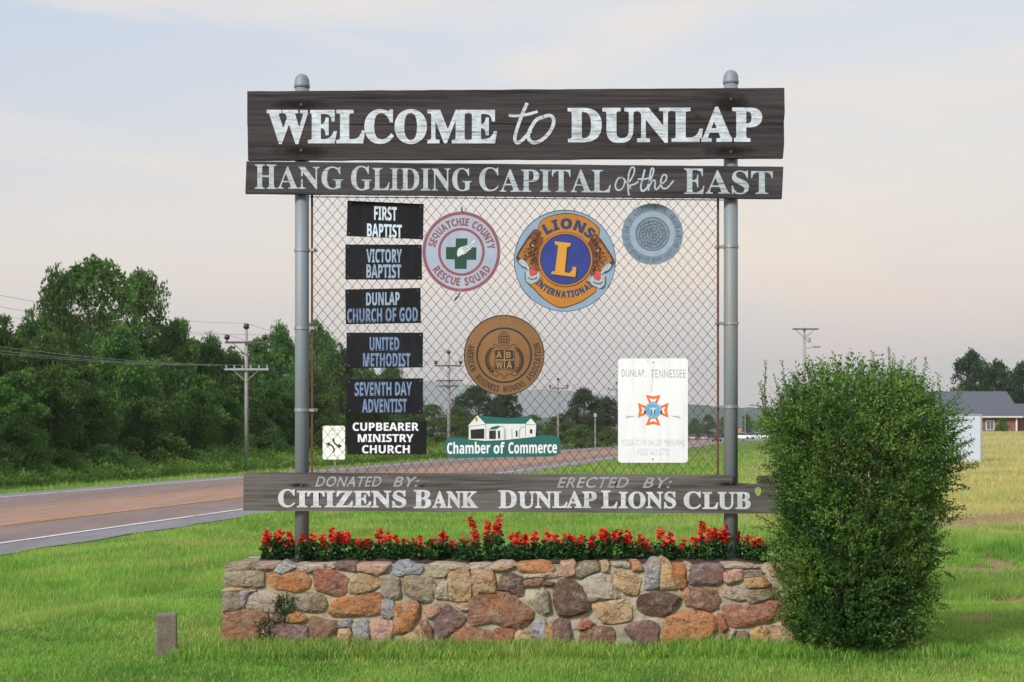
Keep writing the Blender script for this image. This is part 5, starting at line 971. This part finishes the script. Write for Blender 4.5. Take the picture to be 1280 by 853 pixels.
# ------------------------------------------------------------------ utility poles and wires
pole_m = simple('grey_wood_pole', (0.30, 0.29, 0.30), (0.22, 0.21, 0.22), .8, s=3, scale=(4, 4, .5)); dk_m = simple('dark_crossarm', (0.09, 0.075, 0.07), None, .8); ins_m = simple('brown_insulator', (0.035, 0.02, 0.018), None, .3); lt_m = simple('pale_crossarm', (0.34, 0.36, 0.38), None, .7)
def pole(label, px, Y, top, base_drop, arms, r, group='utility poles along the far side of the road', topins=True, m=pole_m):
    x, _, z = P(px, top, Y); zb = float(hgt(x, Y)); t = thing('utility_pole', label, 'utility pole', (x, Y, zb), group); s = Y / FPX; ends = []
    bm = bmesh.new(); tube(bm, [(x, Y, zb - .5), (x, Y, z - (14 if topins else 0) * .0)], [r * 1.15, r * .8], 10); link('shaft', from_bm(bm, smooth=True), m, t)
    if topins: bm = bmesh.new(); lathe(bm, x, Y, [(.05, z), (.16, z + .06), (.18, z + .2), (.14, z + .34), (.02, z + .36)], 10); link('insulator', from_bm(bm, smooth=True), ins_m, t)
    ends.append((x, Y, z + .36 if topins else z))
    for (ya, xl, xr, mat, insu) in arms:
        za = P(0, ya, Y)[2]; xl, xr = P(xl, 0, Y)[0], P(xr, 0, Y)[0]; bm = bmesh.new(); box(bm, xl, xr, Y - r - .1, Y - r, za - .06, za + .06); a = link('crossarm', from_bm(bm), mat, t)
        bm = bmesh.new()
        for sg in (-1, 1): tube(bm, [(x, Y - r - .03, za - .75), (x + sg * .75, Y - r - .05, za - .05)], .022, 4)
        link('brace', from_bm(bm), mat, a)
        if insu == 'big':
            for xe in (xl + .12, xr - .12): bm = bmesh.new(); lathe(bm, xe, Y - r - .05, [(.04, za + .06), (.05, za + .16), (.15, za + .2), (.17, za + .32), (.13, za + .45), (.02, za + .46)], 10); link('insulator', from_bm(bm, smooth=True), ins_m, a); ends.append((xe, Y - r - .05, za + .46))
        elif insu == 'small':
            for k in range(6): xe = xl + .1 + (xr - xl - .2) * k / 5; bm = bmesh.new(); lathe(bm, xe, Y - r - .05, [(.03, za + .06), (.055, za + .1), (.05, za + .24), (.02, za + .26)], 6); link('insulator', from_bm(bm), lt_m, a); ends.append((xe, Y - r - .05, za + .26)) if k in (0, 2, 5) else None
    return t, ends
_, E1 = pole('grey utility pole with two crossarms before the wooded bank, left of the sign', 308, 85, 412, 0, [(428.5, 282, 334, dk_m, 'big'), (462, 281.5, 336.5, lt_m, 'small')], .11)
_, E2 = pole('utility pole behind the mesh, left of the bronze plaque, three crossarms', 561, 130, 443, 0, [(457.5, 543.5, 577.5, dk_m, 'big'), (476, 545, 579, dk_m, ''), (483, 548, 574, dk_m, '')], .14)
_, E3 = pole('utility pole behind the mesh above the end of the Chamber sign', 697.6, 194, 476, 0, [(485.5, 686.5, 710.5, dk_m, 'big')], .14)
_, E4 = pole('farthest utility pole of the row, at the edge of the white plaque', 770.5, 262, 480, 0, [(487.5, 760, 781, dk_m, 'big')], .15)
x = -32.4 + K * 42 - 2.5; z0 = 8.2
E0 = [(x, 42, 8.5), (x - 1.3, 42, 7.9), (x + 1.3, 42, 7.9), (x - 1.3, 42, 6.0), (x - .4, 42, 6.0), (x + 1.3, 42, 6.0)]
wire_blk = simple('power_cable', (0.05, 0.05, 0.055), None, .6); wire_gry = simple('aluminium_cable', (0.25, 0.26, 0.27), None, .5)
# first pole of the row stands just outside the frame
_, E0 = pole('utility pole nearest the viewer, beyond the left edge of the picture', 640 + (x) / 42 * FPX, 42, EYE and 541 - (8.3 - EYE) * FPX / 42, 0, [(541 - (7.5 - EYE) * FPX / 42, 640 + (x - 1.3) / 42 * FPX, 640 + (x + 1.3) / 42 * FPX, dk_m, 'big'), (541 - (5.8 - EYE) * FPX / 42, 640 + (x - 1.3) / 42 * FPX, 640 + (x + 1.3) / 42 * FPX, lt_m, 'small')], .12)
def cable(a, b_, sag, r, m, label):
    bm = bmesh.new(); a = Vector(a); b_ = Vector(b_); tube(bm, [a.lerp(b_, k / 12) - Vector((0, 0, sag * 4 * (k / 12) * (1 - k / 12))) for k in range(13)], r, 4, False); o = link('power_line', from_bm(bm), m); tag(o, label, 'cable', 'power lines along the road')
names = ['top', 'upper left', 'upper right', 'lower left', 'lower middle', 'lower right']
for k in range(6): cable(E0[k], E1[k], .9 if k < 3 else .7, .007 if k < 3 else .011, wire_blk if k < 3 else wire_gry, '%s cable running from the left edge to the first pole' % names[k])
for k in range(3): cable(E1[k], E2[k], .9, .010, wire_blk, '%s cable between the first and the second pole' % names[k])
for k in range(3): cable(E2[k], E3[k], 1.2, .010, wire_blk, '%s cable behind the mesh, second to third pole' % names[k])
for k in range(3): cable(E3[k], E4[k], 1.2, .010, wire_blk, '%s cable behind the mesh, third to farthest pole' % names[k])
t, E5 = pole('utility pole with a street lamp arm standing behind the shrub', 1005.5, 115, 410, 0, [(411.8, 990, 1022.5, dk_m, '')], .13, group=None, topins=False)
a = P(1007, 436, 115); c_ = P(1019, 433.5, 115); bm = bmesh.new(); tube(bm, [a, c_], .03, 5); ar = link('lamp_arm', from_bm(bm), galv_m, t); bm = bmesh.new(); box(bm, c_[0] - .12, c_[0] + .42, 114.85, 115.15, c_[2] - .09, c_[2] + .06, .04); link('lamp_head', from_bm(bm), galv_m, ar)
bm = bmesh.new(); q = P(1010, 425, 115); lathe(bm, q[0] + .1, 115, [(.1, q[2] - .2), (.13, q[2] - .15), (.13, q[2] + .15), (.05, q[2] + .2)], 8); link('transformer', from_bm(bm), galv_m, t)
# slim post with a box
x, _, z = P(744, 517, 190); t = thing('meter_post', 'slim pale post with a small box before the dark tree behind the mesh', 'post', (x, 190, float(hgt(x, 190)))); bm = bmesh.new(); tube(bm, [(x, 190, -.8), (x, 190, z)], .07, 6); link('shaft', from_bm(bm), lt_m, t); bm = bmesh.new(); box(bm, x - .2, x + .2, 189.7, 189.9, z - .5, z, .03); link('box', from_bm(bm), lt_m, t)

# ------------------------------------------------------------------ trees
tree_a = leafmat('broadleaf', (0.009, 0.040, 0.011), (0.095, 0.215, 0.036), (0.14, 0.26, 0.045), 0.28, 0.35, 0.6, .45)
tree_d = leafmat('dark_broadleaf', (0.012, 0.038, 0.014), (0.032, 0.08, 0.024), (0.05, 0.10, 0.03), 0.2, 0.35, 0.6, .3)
bark_m = simple('bark', (0.09, 0.075, 0.06), (0.05, 0.04, 0.03), .9, s=6, scale=(4, 4, 1))
def crown_mesh(seed, W, H, z0, nb, nl, size, gap=0.0, lowfull=True):
    rng = np.random.default_rng(seed); C_ = []; Rb = []
    for k in range(nb):
        u = rng.random(); zz = z0 + (H - z0) * (u ** .85); f = (zz - z0) / (H - z0); wmax = W / 2 * (math.sin(math.pi * min(1, .22 + .78 * f) ** 1.15) ** .6 if not lowfull else (1 - f ** 2.6) ** .55 * (0.82 + .18 * math.sin(f * 3)))
        a = rng.random() * 2 * math.pi; rr_ = wmax * (rng.random() ** .45) * .86; C_.append((rr_ * math.cos(a), rr_ * math.sin(a), zz)); Rb.append(W * rng.uniform(.10, .19) * (1 - .3 * f))
    C_ = np.array(C_); Rb = np.array(Rb); pw = Rb ** 2; pw /= pw.sum(); bi = rng.choice(nb, nl, p=pw); d = rng.normal(size=(nl, 3)); d /= np.linalg.norm(d, axis=1, keepdims=True); d[:, 2] = np.where(d[:, 2] < -.35, -d[:, 2], d[:, 2])
    rad = Rb[bi] * (.55 + .5 * rng.random(nl) ** .6) * (1 + .25 * np.sin(d[:, 0] * 7 + bi) * np.sin(d[:, 2] * 6 + bi * 2)); p = C_[bi] + d * rad[:, None] * np.array([1.1, 1.1, .85]); p[:, 2] = np.maximum(p[:, 2], .05)
    ax = d + rng.normal(0, .8, (nl, 3)); bt = rng.random(nb); V, F = leaf_quads(p, ax, size * rng.uniform(.6, 1.4, nl), rng, .75, .12)
    tn = np.clip(.65 * bt[bi] + .35 * rng.random(nl), 0, 1); return np_mesh('crown', V, F, {'tint': np.repeat(tn, 4)}), C_
def trunk_mesh(C_, H, r, seed):
    rr_ = random.Random(seed); bm = bmesh.new(); top = H * .75; tube(bm, [(0, 0, -.5), (rr_.uniform(-.1, .1), 0, top * .4), (rr_.uniform(-.3, .3), rr_.uniform(-.3, .3), top)], [r, r * .75, r * .3], 8)
    for c in C_[:16]: h0 = min(max(.25 * H, c[2] * .55), top * .95); tube(bm, [(0, 0, h0), (c[0] * .5, c[1] * .5, (h0 + c[2]) / 2 + .1), tuple(c)], [r * .4, r * .25, r * .1], 5, False)
    return from_bm(bm, smooth=True)
PROTO = {}
def proto(kind):
    if kind in PROTO: return PROTO[kind]
    spec = {'full1': (1, 7.5, 9.5, .6, 60, 15000, .21), 'full2': (2, 6.5, 9.0, .4, 52, 14000, .20), 'full3': (3, 8.5, 8.5, .5, 64, 15000, .21), 'airy': (4, 9.5, 10.5, 2.2, 62, 13500, .24), 'tall': (5, 5.2, 10.5, .8, 48, 12000, .20),
            'shrub1': (6, 5.5, 3.2, .1, 40, 9000, .15), 'shrub2': (7, 5.0, 4.2, .1, 44, 9000, .16), 'dark': (8, 10.5, 9.0, 1.2, 60, 14000, .3), 'dark2': (9, 9.0, 8.0, 1.5, 50, 12000, .3)}[kind]
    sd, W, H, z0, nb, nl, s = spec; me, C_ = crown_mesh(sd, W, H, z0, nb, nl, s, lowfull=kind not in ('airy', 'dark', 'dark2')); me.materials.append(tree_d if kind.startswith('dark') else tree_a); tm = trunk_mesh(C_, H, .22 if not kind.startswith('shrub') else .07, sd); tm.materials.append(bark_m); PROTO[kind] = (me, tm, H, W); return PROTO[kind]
def tree(kind, px, Y, top, label, group, wpx=None, rot=None, name='tree', cat='tree'):
    me, tm, H, W = proto(kind); x, _, z = P(px, top, Y); zb = float(hgt(x, Y)); s = (z - zb) / (H * 1.04); sw = s if wpx is None else (wpx / FPX * Y) / (W * 1.1)
    t = thing(name, label, cat, (x, Y, zb), group); t.rotation_euler = (0, 0, rot if rot is not None else random.Random(int(px * 7 + Y)).uniform(0, 6.28)); t.scale = (sw, sw, s)
    link('crown', me, None, t, True); link('trunk', tm, None, t, True); return t
G1 = 'trees of the wooded bank beyond the road'; G2 = 'bushes at the foot of the wooded bank'
def Yc(px, c): return c * FPX / (px - 985)
big = [('full2', -60, -40, 390, 150, 'leafy tree cut by the left edge of the picture'), ('full1', 5, -39, 398, 120, 'green tree in the wooded bank at the far left'), ('tall', 34, -44, 386, 60, 'narrow tree top between the leftmost tree and the tall group'),
       ('full3', 72, -44, 350, 110, 'left tree of the tall dark group rising over the bank'), ('airy', 122, -45, 331, 165, 'tallest airy tree of the wooded bank, sky showing through its crown'), ('airy', 180, -44, 345, 105, 'open crowned tree at the right of the tall group, sky showing low in it'),
       ('full1', 150, -37, 410, 110, 'lower bright green tree in front of the tallest airy trees'), ('full2', 222, -41, 400, 85, 'green tree just right of the tall group'), ('full3', 262, -40, 428, 80, 'rounded lower tree left of the utility pole'), ('full1', 60, -36, 420, 120, 'wide mid green tree in front of the tall group'),
       ('tall', 292, -39, 432, 55, 'slim tree directly behind the left side of the first pole'), ('full2', 322, -39, 424, 70, 'tree behind the first utility pole, light green top'), ('full3', 348, -40, 414, 75, 'tree between the first utility pole and the left sign post'), ('full1', 396, -41, 404, 85, 'tree seen both sides of the left sign post, its top above the mesh band'),
       ('tall', 424, -40, 428, 60, 'tree seen through the mesh left of the church signs'), ('full2', 452, -41, 447, 70, 'tree partly hidden by the black church signs'), ('full3', 488, -42, 462, 80, 'lower tree between the church signs and the second pole'), ('full1', 518, -43, 488, 50, 'small tree at the right end of the near wooded bank')]
for i, (px, top, wpx) in enumerate([(-20, 410, 150), (60, 400, 150), (130, 400, 150), (200, 408, 130), (240, 425, 110), (285, 446, 110), (320, 440, 100), (362, 432, 100), (400, 420, 95), (445, 455, 90), (485, 470, 80)]):
    big.append((('full1', 'full2', 'full3')[i % 3], px, -50, top, wpx, '%s tree from the left in the hindmost row of the wooded bank' % ONUM[i]))
for k, c_ in enumerate((-38, -42, -37, -44, -39)): y__ = 57 - k * 4.5; big.append((('full1', 'full3', 'full2')[k % 3], 640 + (c_ + K * y__) / y__ * FPX, c_, 541 - 7.0 * FPX / y__, 7.5 / y__ * FPX, '%s tree of the bank beyond the left edge of the picture' % ONUM[k]))
for kd, px, c, top, wpx, lab in big: tree(kd, px, Yc(px, c), top, lab, G1, wpx)
low = [('shrub2', -30, -34.0, 520, 120, 'leafy bush at the left picture edge by the road'), ('shrub1', 25, -34.4, 528, 110, 'dark bush at the foot of the bank, far left'), ('shrub1', 82, -33.4, 566, 80, 'low bright green bush near the road edge'), ('shrub1', 130, -33.2, 560, 90, 'rounded bright bush nearest the road below the tall group'), ('shrub2', 108, -35.2, 500, 120, 'dark green bush behind the rounded bright bush'),
       ('shrub2', 185, -35, 505, 110, 'bushy growth below the open crowned tree'), ('shrub1', 215, -34.2, 548, 80, 'low bush right of the rounded bright bush'), ('shrub2', 245, -35.6, 498, 95, 'bush below the rounded lower tree'), ('shrub2', 290, -35.8, 505, 80, 'bush just left of the first pole foot'), ('shrub1', 335, -35.6, 532, 70, 'bush just right of the first pole foot'), ('shrub2', 365, -37, 500, 75, 'bush left of the left sign post'), ('shrub2', 405, -37, 505, 70, 'dark bush behind the white turn sign'),
       ('shrub1', 440, -35.6, 545, 65, 'bush behind the lowest church sign'), ('shrub2', 475, -37, 515, 70, 'bush behind the fifth church sign'), ('shrub1', 515, -36, 540, 70, 'light green bush beside the lowest church sign'), ('shrub1', 552, -36, 545, 60, 'light green bush left of the Chamber sign'), ('full2', 20, -36, 465, 110, 'mid height dark tree at the far left above the dark bush'), ('full3', 205, -37, 455, 100, 'mid height dark tree below the open crowned tree'), ('full1', 300, -37.5, 470, 90, 'dark mid height tree around the first pole'), ('full2', 105, -37, 458, 110, 'mid height tree below the tallest airy tree'), ('full1', 385, -38.4, 465, 90, 'dark mid height tree behind the left sign post'), ('full3', 455, -38.5, 480, 90, 'dark mid height tree behind the church signs'), ('full2', 255, -37, 470, 80, 'shaded mid height tree between tall group and first pole'), ('full1', 348, -37.6, 480, 70, 'shaded mid height tree right of the first pole')]
for kd, px, c, top, wpx, lab in low: tree(kd, px, Yc(px, c), top, lab, G2 if kd.startswith('shrub') else G1, wpx, name='bush' if kd.startswith('shrub') else 'tree', cat='bush' if kd.startswith('shrub') else 'tree')
rng = np.random.default_rng(55); n = 60000; y_ = 45 + (185 - 45) * rng.random(n) ** 1.3; dpt = rng.random(n); c_ = -31.6 - 3.2 * dpt + .8 * (nmap(0, y_, .35, 61) - .5); x_ = c_ + K * y_; hh = (.25 + 1.5 * dpt * nmap(x_, y_, .55, 62) + .5 * nmap(x_, y_, 1.7, 63)); p_ = np.stack([x_, y_, hgt(x_, y_) + hh * rng.random(n) ** .6], 1)
V, F = leaf_quads(p_, rng.normal(0, .6, (n, 3)) + [0, -.2, .7], .16 * rng.uniform(.6, 1.4, n) * np.sqrt(y_ / 80), rng, .5, .1); ug = leafmat('undergrowth_leaf', (0.04, 0.13, 0.02), (0.22, 0.40, 0.07), (0.30, 0.42, 0.09), 0.35, .6, .6, 0.0)
o = link('undergrowth', np_mesh('undergrowth', V, F, {'tint': np.repeat(np.clip(.6 * nmap(x_, y_, .9, 64) + .4 * rng.random(n), 0, 1), 4)}), ug); tag(o, 'leafy weeds and brambles spilling from the wooded bank to the road verge', 'undergrowth', kind='stuff')
G3 = 'trees in the middle distance beyond the road'
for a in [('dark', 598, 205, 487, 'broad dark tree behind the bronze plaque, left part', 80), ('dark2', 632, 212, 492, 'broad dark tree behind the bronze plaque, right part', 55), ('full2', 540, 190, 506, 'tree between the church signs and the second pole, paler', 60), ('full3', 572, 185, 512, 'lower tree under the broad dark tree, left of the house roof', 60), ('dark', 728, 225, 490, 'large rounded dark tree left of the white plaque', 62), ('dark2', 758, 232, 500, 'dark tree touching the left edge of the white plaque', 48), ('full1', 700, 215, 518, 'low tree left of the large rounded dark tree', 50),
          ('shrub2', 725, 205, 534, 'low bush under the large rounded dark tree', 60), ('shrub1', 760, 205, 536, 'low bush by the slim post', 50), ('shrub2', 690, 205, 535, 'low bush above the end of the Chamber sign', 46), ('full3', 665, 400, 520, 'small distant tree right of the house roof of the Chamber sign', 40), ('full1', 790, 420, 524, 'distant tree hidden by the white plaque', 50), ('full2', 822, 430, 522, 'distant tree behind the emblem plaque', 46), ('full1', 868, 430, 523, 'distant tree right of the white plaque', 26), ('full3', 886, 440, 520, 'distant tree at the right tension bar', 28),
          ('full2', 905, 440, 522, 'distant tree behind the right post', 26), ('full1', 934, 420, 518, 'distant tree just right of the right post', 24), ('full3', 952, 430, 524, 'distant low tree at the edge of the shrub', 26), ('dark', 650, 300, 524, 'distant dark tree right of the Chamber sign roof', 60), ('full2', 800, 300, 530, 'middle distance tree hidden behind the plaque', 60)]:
    tree(a[0], a[1], a[2], a[3], a[4], G3, a[5], name='bush' if 'shrub' in a[0] else 'tree', cat='bush' if 'shrub' in a[0] else 'tree')
G4 = 'trees behind the house'
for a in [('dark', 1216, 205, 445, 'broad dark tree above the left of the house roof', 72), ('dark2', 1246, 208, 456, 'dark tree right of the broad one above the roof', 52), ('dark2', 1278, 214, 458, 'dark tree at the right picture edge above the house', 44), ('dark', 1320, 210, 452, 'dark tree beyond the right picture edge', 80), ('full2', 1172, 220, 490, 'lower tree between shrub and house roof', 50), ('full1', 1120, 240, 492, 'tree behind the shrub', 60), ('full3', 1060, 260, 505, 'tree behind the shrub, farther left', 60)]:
    tree(a[0], a[1], a[2], a[3], a[4], G4, a[5])

# ------------------------------------------------------------------ house on the right
YHs = 170; hz0 = 1.0
def hp(px, py, Y=YHs): return P(px, py, Y)
house = thing('brick_house', 'low brick house with a long dark grey roof on the right', 'house', (hp(1210, 0)[0], YHs, hz0))
brk, nt, b = newmat('red_brick'); b.inputs['Roughness'].default_value = .9; t_ = N(nt, 'ShaderNodeTexCoord'); mpp = N(nt, 'ShaderNodeMapping'); mpp.inputs['Rotation'].default_value = (R(90), 0, 0); nt.links.new(t_.outputs['Object'], mpp.inputs[0]); bt_ = N(nt, 'ShaderNodeTexBrick'); nt.links.new(mpp.outputs[0], bt_.inputs[0]); bt_.inputs['Scale'].default_value = 4; bt_.inputs['Color1'].default_value = (.22, .065, .05, 1); bt_.inputs['Color2'].default_value = (.15, .05, .045, 1); bt_.inputs['Mortar'].default_value = (.25, .2, .18, 1); nt.links.new(bt_.outputs[0], b.inputs['Base Color'])
roof_m = simple('dark_shingles', (0.085, 0.095, 0.125), (0.065, 0.075, 0.10), .85, s=1.5, scale=(1, 6, 6)); trim_m = simple('white_trim', (0.72, 0.73, 0.75), None, .5); glass_m = simple('window_glass', (0.10, 0.13, 0.17), None, .15)
xL, xR = hp(1150, 0)[0], hp(1272, 0)[0]; ze = hp(0, 522)[2]; zr = hp(0, 488)[2]; xRR = xR + 12
def walls(x0, x1, y0, y1, z0, z1): bm = bmesh.new(); box(bm, x0, x1, y0, y1, z0, z1); return from_bm(bm)
link('wall', walls(xL, xR, YHs, YHs + 9, hz0 - .5, ze), brk, house); link('wing_wall', walls(xR + .01, xRR, YHs + 1.5, YHs + 8, hz0 - .5, ze - .02), brk, house)
bm = bmesh.new(); o_ = .45
def gable(bm, x0, x1, y0, y1, ze, zr):
    v = [bm.verts.new(p) for p in ((x0, y0, ze), (x1, y0, ze), (x1 - .2, (y0 + y1) / 2, zr), (x0 + .2, (y0 + y1) / 2, zr), (x0, y1, ze), (x1, y1, ze), (x0, y0, ze - .15), (x1, y0, ze - .15), (x1, y1, ze - .15), (x0, y1, ze - .15))]
    for f in ((0, 1, 2, 3), (3, 2, 5, 4), (0, 3, 4), (1, 5, 2), (0, 6, 7, 1), (4, 5, 8, 9), (6, 9, 8, 7), (0, 4, 9, 6), (1, 7, 8, 5)): bm.faces.new([v[i] for i in f])
gable(bm, xL - o_, xR + o_, YHs - .5, YHs + 9.5, ze + .15, zr); link('roof', from_bm(bm), roof_m, house); bm = bmesh.new(); gable(bm, xR + o_ + .01, xRR + o_, YHs + 1, YHs + 8.5, ze + .1, zr - 1.5); link('wing_roof', from_bm(bm), roof_m, house)
link('gutter', walls(xL - o_, xR + o_, YHs - .62, YHs - .505, ze - .02, ze + .13), trim_m, house); link('downspout', walls(xR - .25, xR - .1, YHs - .2, YHs - .02, hz0 - .4, ze), trim_m, house)
for px in (1237.5,): wx = hp(px, 0)[0]; f_ = link('window', walls(wx - .5, wx + .5, YHs - .05, YHs + .02, ze - 1.5, ze - .35), trim_m, house); link('pane', walls(wx - .4, wx - .03, YHs - .07, YHs - .03, ze - 1.42, ze - .43), glass_m, f_); link('pane', walls(wx + .03, wx + .4, YHs - .07, YHs - .03, ze - 1.42, ze - .43), glass_m, f_)
tree('shrub1', 1253, YHs - 3, 524.5, 'small round dark shrub in front of the house window', None, 21, name='shrub', cat='shrub')
# white board
YWb = 66; zb = float(hgt(14, YWb)); xa_, xb_ = P(1180, 0, YWb)[0], P(1225.5, 0, YWb)[0]; z1 = P(0, 519.5, YWb)[2]; z0_ = P(0, 578, YWb)[2]
t = thing('blank_sign', 'blank white panel standing in the field right of the shrub', 'panel', ((xa_ + xb_) / 2, YWb, zb)); bm = bmesh.new(); box(bm, xa_, xb_, YWb, YWb + .12, z0_, z1); link('board', from_bm(bm), simple('panel_white', (0.52, 0.57, 0.66), (0.44, 0.5, 0.6), .5, s=.8), t)
bm = bmesh.new(); box(bm, xb_ + .002, xb_ + .07, YWb - .03, YWb + .16, z0_ - .02, z1 + .03); box(bm, xa_ - .07, xb_ + .07, YWb - .035, YWb + .165, z1 + .002, z1 + .06); link('frame', from_bm(bm), simple('panel_frame', (0.3, 0.32, 0.4), None, .5), t)
for xx in (xa_ + .2, xb_ - .2): bm = bmesh.new(); box(bm, xx - .05, xx + .05, YWb + .125, YWb + .22, zb - .3, z1 - .1); link('post', from_bm(bm), trim_m, t)

# ------------------------------------------------------------------ far end of the road: vehicles, lot, low buildings
lot = asphalt('lot_asphalt', (0.26, 0.26, 0.27), (0.3, 0.3, 0.31), (0.22, 0.22, 0.23))
V = []; y_ = [330, 345, 400, 470]
for yy in y_: V += [(-13.9 + K * yy, yy, ZR - .03 + .2 * 0), (6 + K * yy, yy, ZR - .03)]
bm = bmesh.new(); box(bm, -13.7 + K * 360, 8 + K * 360, 335, 430, -.6, .12); tag(link('parking_lot', from_bm(bm), lot), kind='structure')
tyre = simple('tyre_rubber', (0.02, 0.02, 0.02), None, .8); cg_ = simple('car_glass', (0.03, 0.04, 0.05), None, .15); lamp_m = simple('headlight_lens', (0.6, 0.6, 0.62), None, .2)
def car(label, px, Y, col, zb, rot, L=4.6, W=1.85, Hh=1.5, name='parked_car', cat='car'):
    x = P(px, 0, Y)[0]; t = thing(name, label, cat, (x, Y, zb), 'vehicles at the far end of the road'); t.rotation_euler = (0, 0, rot); m = simple('car_paint', col, tuple(c * .9 for c in col), .3)
    bm = bmesh.new(); secs = [(-L / 2, .35, .62, .8), (-L / 2 + .15, .25, .82, .95), (-L * .18, .22, .92, 1), (L * .2, .22, .95, 1), (L / 2 - .12, .25, .9, .96), (L / 2, .35, .75, .85)]; rings = []
    for yy, z0, z1, wf in secs: hw = W / 2 * wf; rings.append([bm.verts.new((sx * hw * k, yy, z)) for sx, k, z in ((-1, 1, z0), (-1, 1.0, (z0 + z1) / 2), (-1, .93, z1), (1, .93, z1), (1, 1, (z0 + z1) / 2), (1, 1, z0))])
    for r0, r1 in zip(rings, rings[1:]):
        for i in range(6): bm.faces.new((r0[i], r0[(i + 1) % 6], r1[(i + 1) % 6], r1[i]))
    bm.faces.new(rings[0]); bm.faces.new(rings[-1][::-1]); body = link('body', from_bm(bm), m, t, True)
    bm = bmesh.new(); v = [bm.verts.new(p) for p in ((-W * .45, -L * .26, .9), (W * .45, -L * .26, .9), (W * .45, L * .36, .92), (-W * .45, L * .36, .92), (-W * .37, -L * .1, Hh), (W * .37, -L * .1, Hh), (W * .37, L * .24, Hh), (-W * .37, L * .24, Hh))]
    for f in ((0, 1, 5, 4), (1, 2, 6, 5), (2, 3, 7, 6), (3, 0, 4, 7)): bm.faces.new([v[i] for i in f])
    link('windows', from_bm(bm), cg_, t, True); bm = bmesh.new(); box(bm, -W * .375, W * .375, -L * .105, L * .245, Hh, Hh + .05, .02); link('roof', from_bm(bm), m, t, True)
    for sx in (-1, 1):
        for yy in (-L * .31, L * .31): bm = bmesh.new(); tube(bm, [(sx * (W / 2 - .2), yy, .32), (sx * W / 2, yy, .32)], .32, 12); link('wheel', from_bm(bm), tyre, t, True)
        bm = bmesh.new(); box(bm, sx * W * .32 - .14, sx * W * .32 + .14, -L / 2 - .02, -L / 2 + .1, .6, .74); link('headlight', from_bm(bm), lamp_m, t, True)
car('dark red vehicle driving beside the right tension bar', 896, 330, (.06, .015, .015), ZR + .01, R(-11), Hh=1.95, W=2.1, name='moving_car', cat='car')
car('silver car on the far road left of the dark red vehicle', 880.5, 400, (.30, .32, .38), ZR + .01, R(-11), name='moving_car')
car('pale car farther left on the road near the white plaque', 866, 410, (.38, .38, .4), ZR + .01, R(-11), name='moving_car')
car('white car parked right of the right post', 929, 345, (.7, .72, .78), .13, R(60), Hh=1.6)
car('white car parked at the edge of the shrub', 949, 345, (.72, .74, .78), .13, R(75))
car('blue grey car parked between the two white cars', 940, 372, (.12, .16, .25), .13, R(80))
Yb = 445
def shed(label, px0, px1, py0, Y, wallc, roofc, zb=0):
    x0, x1 = P(px0, 0, Y)[0], P(px1, 0, Y)[0]; z1 = P(0, py0, Y)[2]; t = thing('roadside_building', label, 'building', ((x0 + x1) / 2, Y, zb)); link('wall', walls(x0, x1, Y, Y + 12, zb - 1, z1 - .5), simple('shed_wall', wallc, None, .8, s=.5), t); link('roof', walls(x0 - .4, x1 + .4, Y - .6, Y + 12.6, z1 - .495, z1), simple('shed_roof', roofc, None, .7, s=.5), t)
    n = max(2, int((x1 - x0) / 3.5)); 
    for k in range(n): wx = x0 + (x1 - x0) * (k + .5) / n; f_ = link('window', walls(wx - .8, wx + .8, Y - .05, Y + .05, z1 - 2.2, z1 - 1.0), trim_m, t); link('pane', walls(wx - .7, wx + .7, Y - .08, Y - .04, z1 - 2.1, z1 - 1.1), glass_m, f_)
shed('long low reddish building beyond the road right of the white plaque', 858, 893, 538.5, 460, (.25, .10, .09), (.2, .2, .22))
shed('pale low building behind the parked cars', 933, 965, 536, 450, (.35, .42, .42), (.45, .48, .5))
q = P(922.5, 540, 400); t = thing('roadside_sign', 'small orange sign right of the right post in the distance', 'sign', (q[0], 400, 0)); link('panel', walls(q[0] - .75, q[0] + .75, 400, 400.2, q[2] - .55, q[2] + .6), v_o, t); link('post', walls(q[0] - .08, q[0] + .08, 400.01, 400.15, -.5, q[2] - .55), galv_m, t)
q = P(931.5, 512, 380); t = thing('light_pole', 'thin distant light pole between the right post and the shrub', 'lamp post', (q[0], 380, 0)); bm = bmesh.new(); tube(bm, [(q[0], 380, -.5), (q[0], 380, q[2])], .12, 6); link('shaft', from_bm(bm), galv_m, t); link('lamp_head', walls(q[0] - .1, q[0] + 1.0, 379.9, 380.2, q[2] - .12, q[2] + .1), galv_m, t)
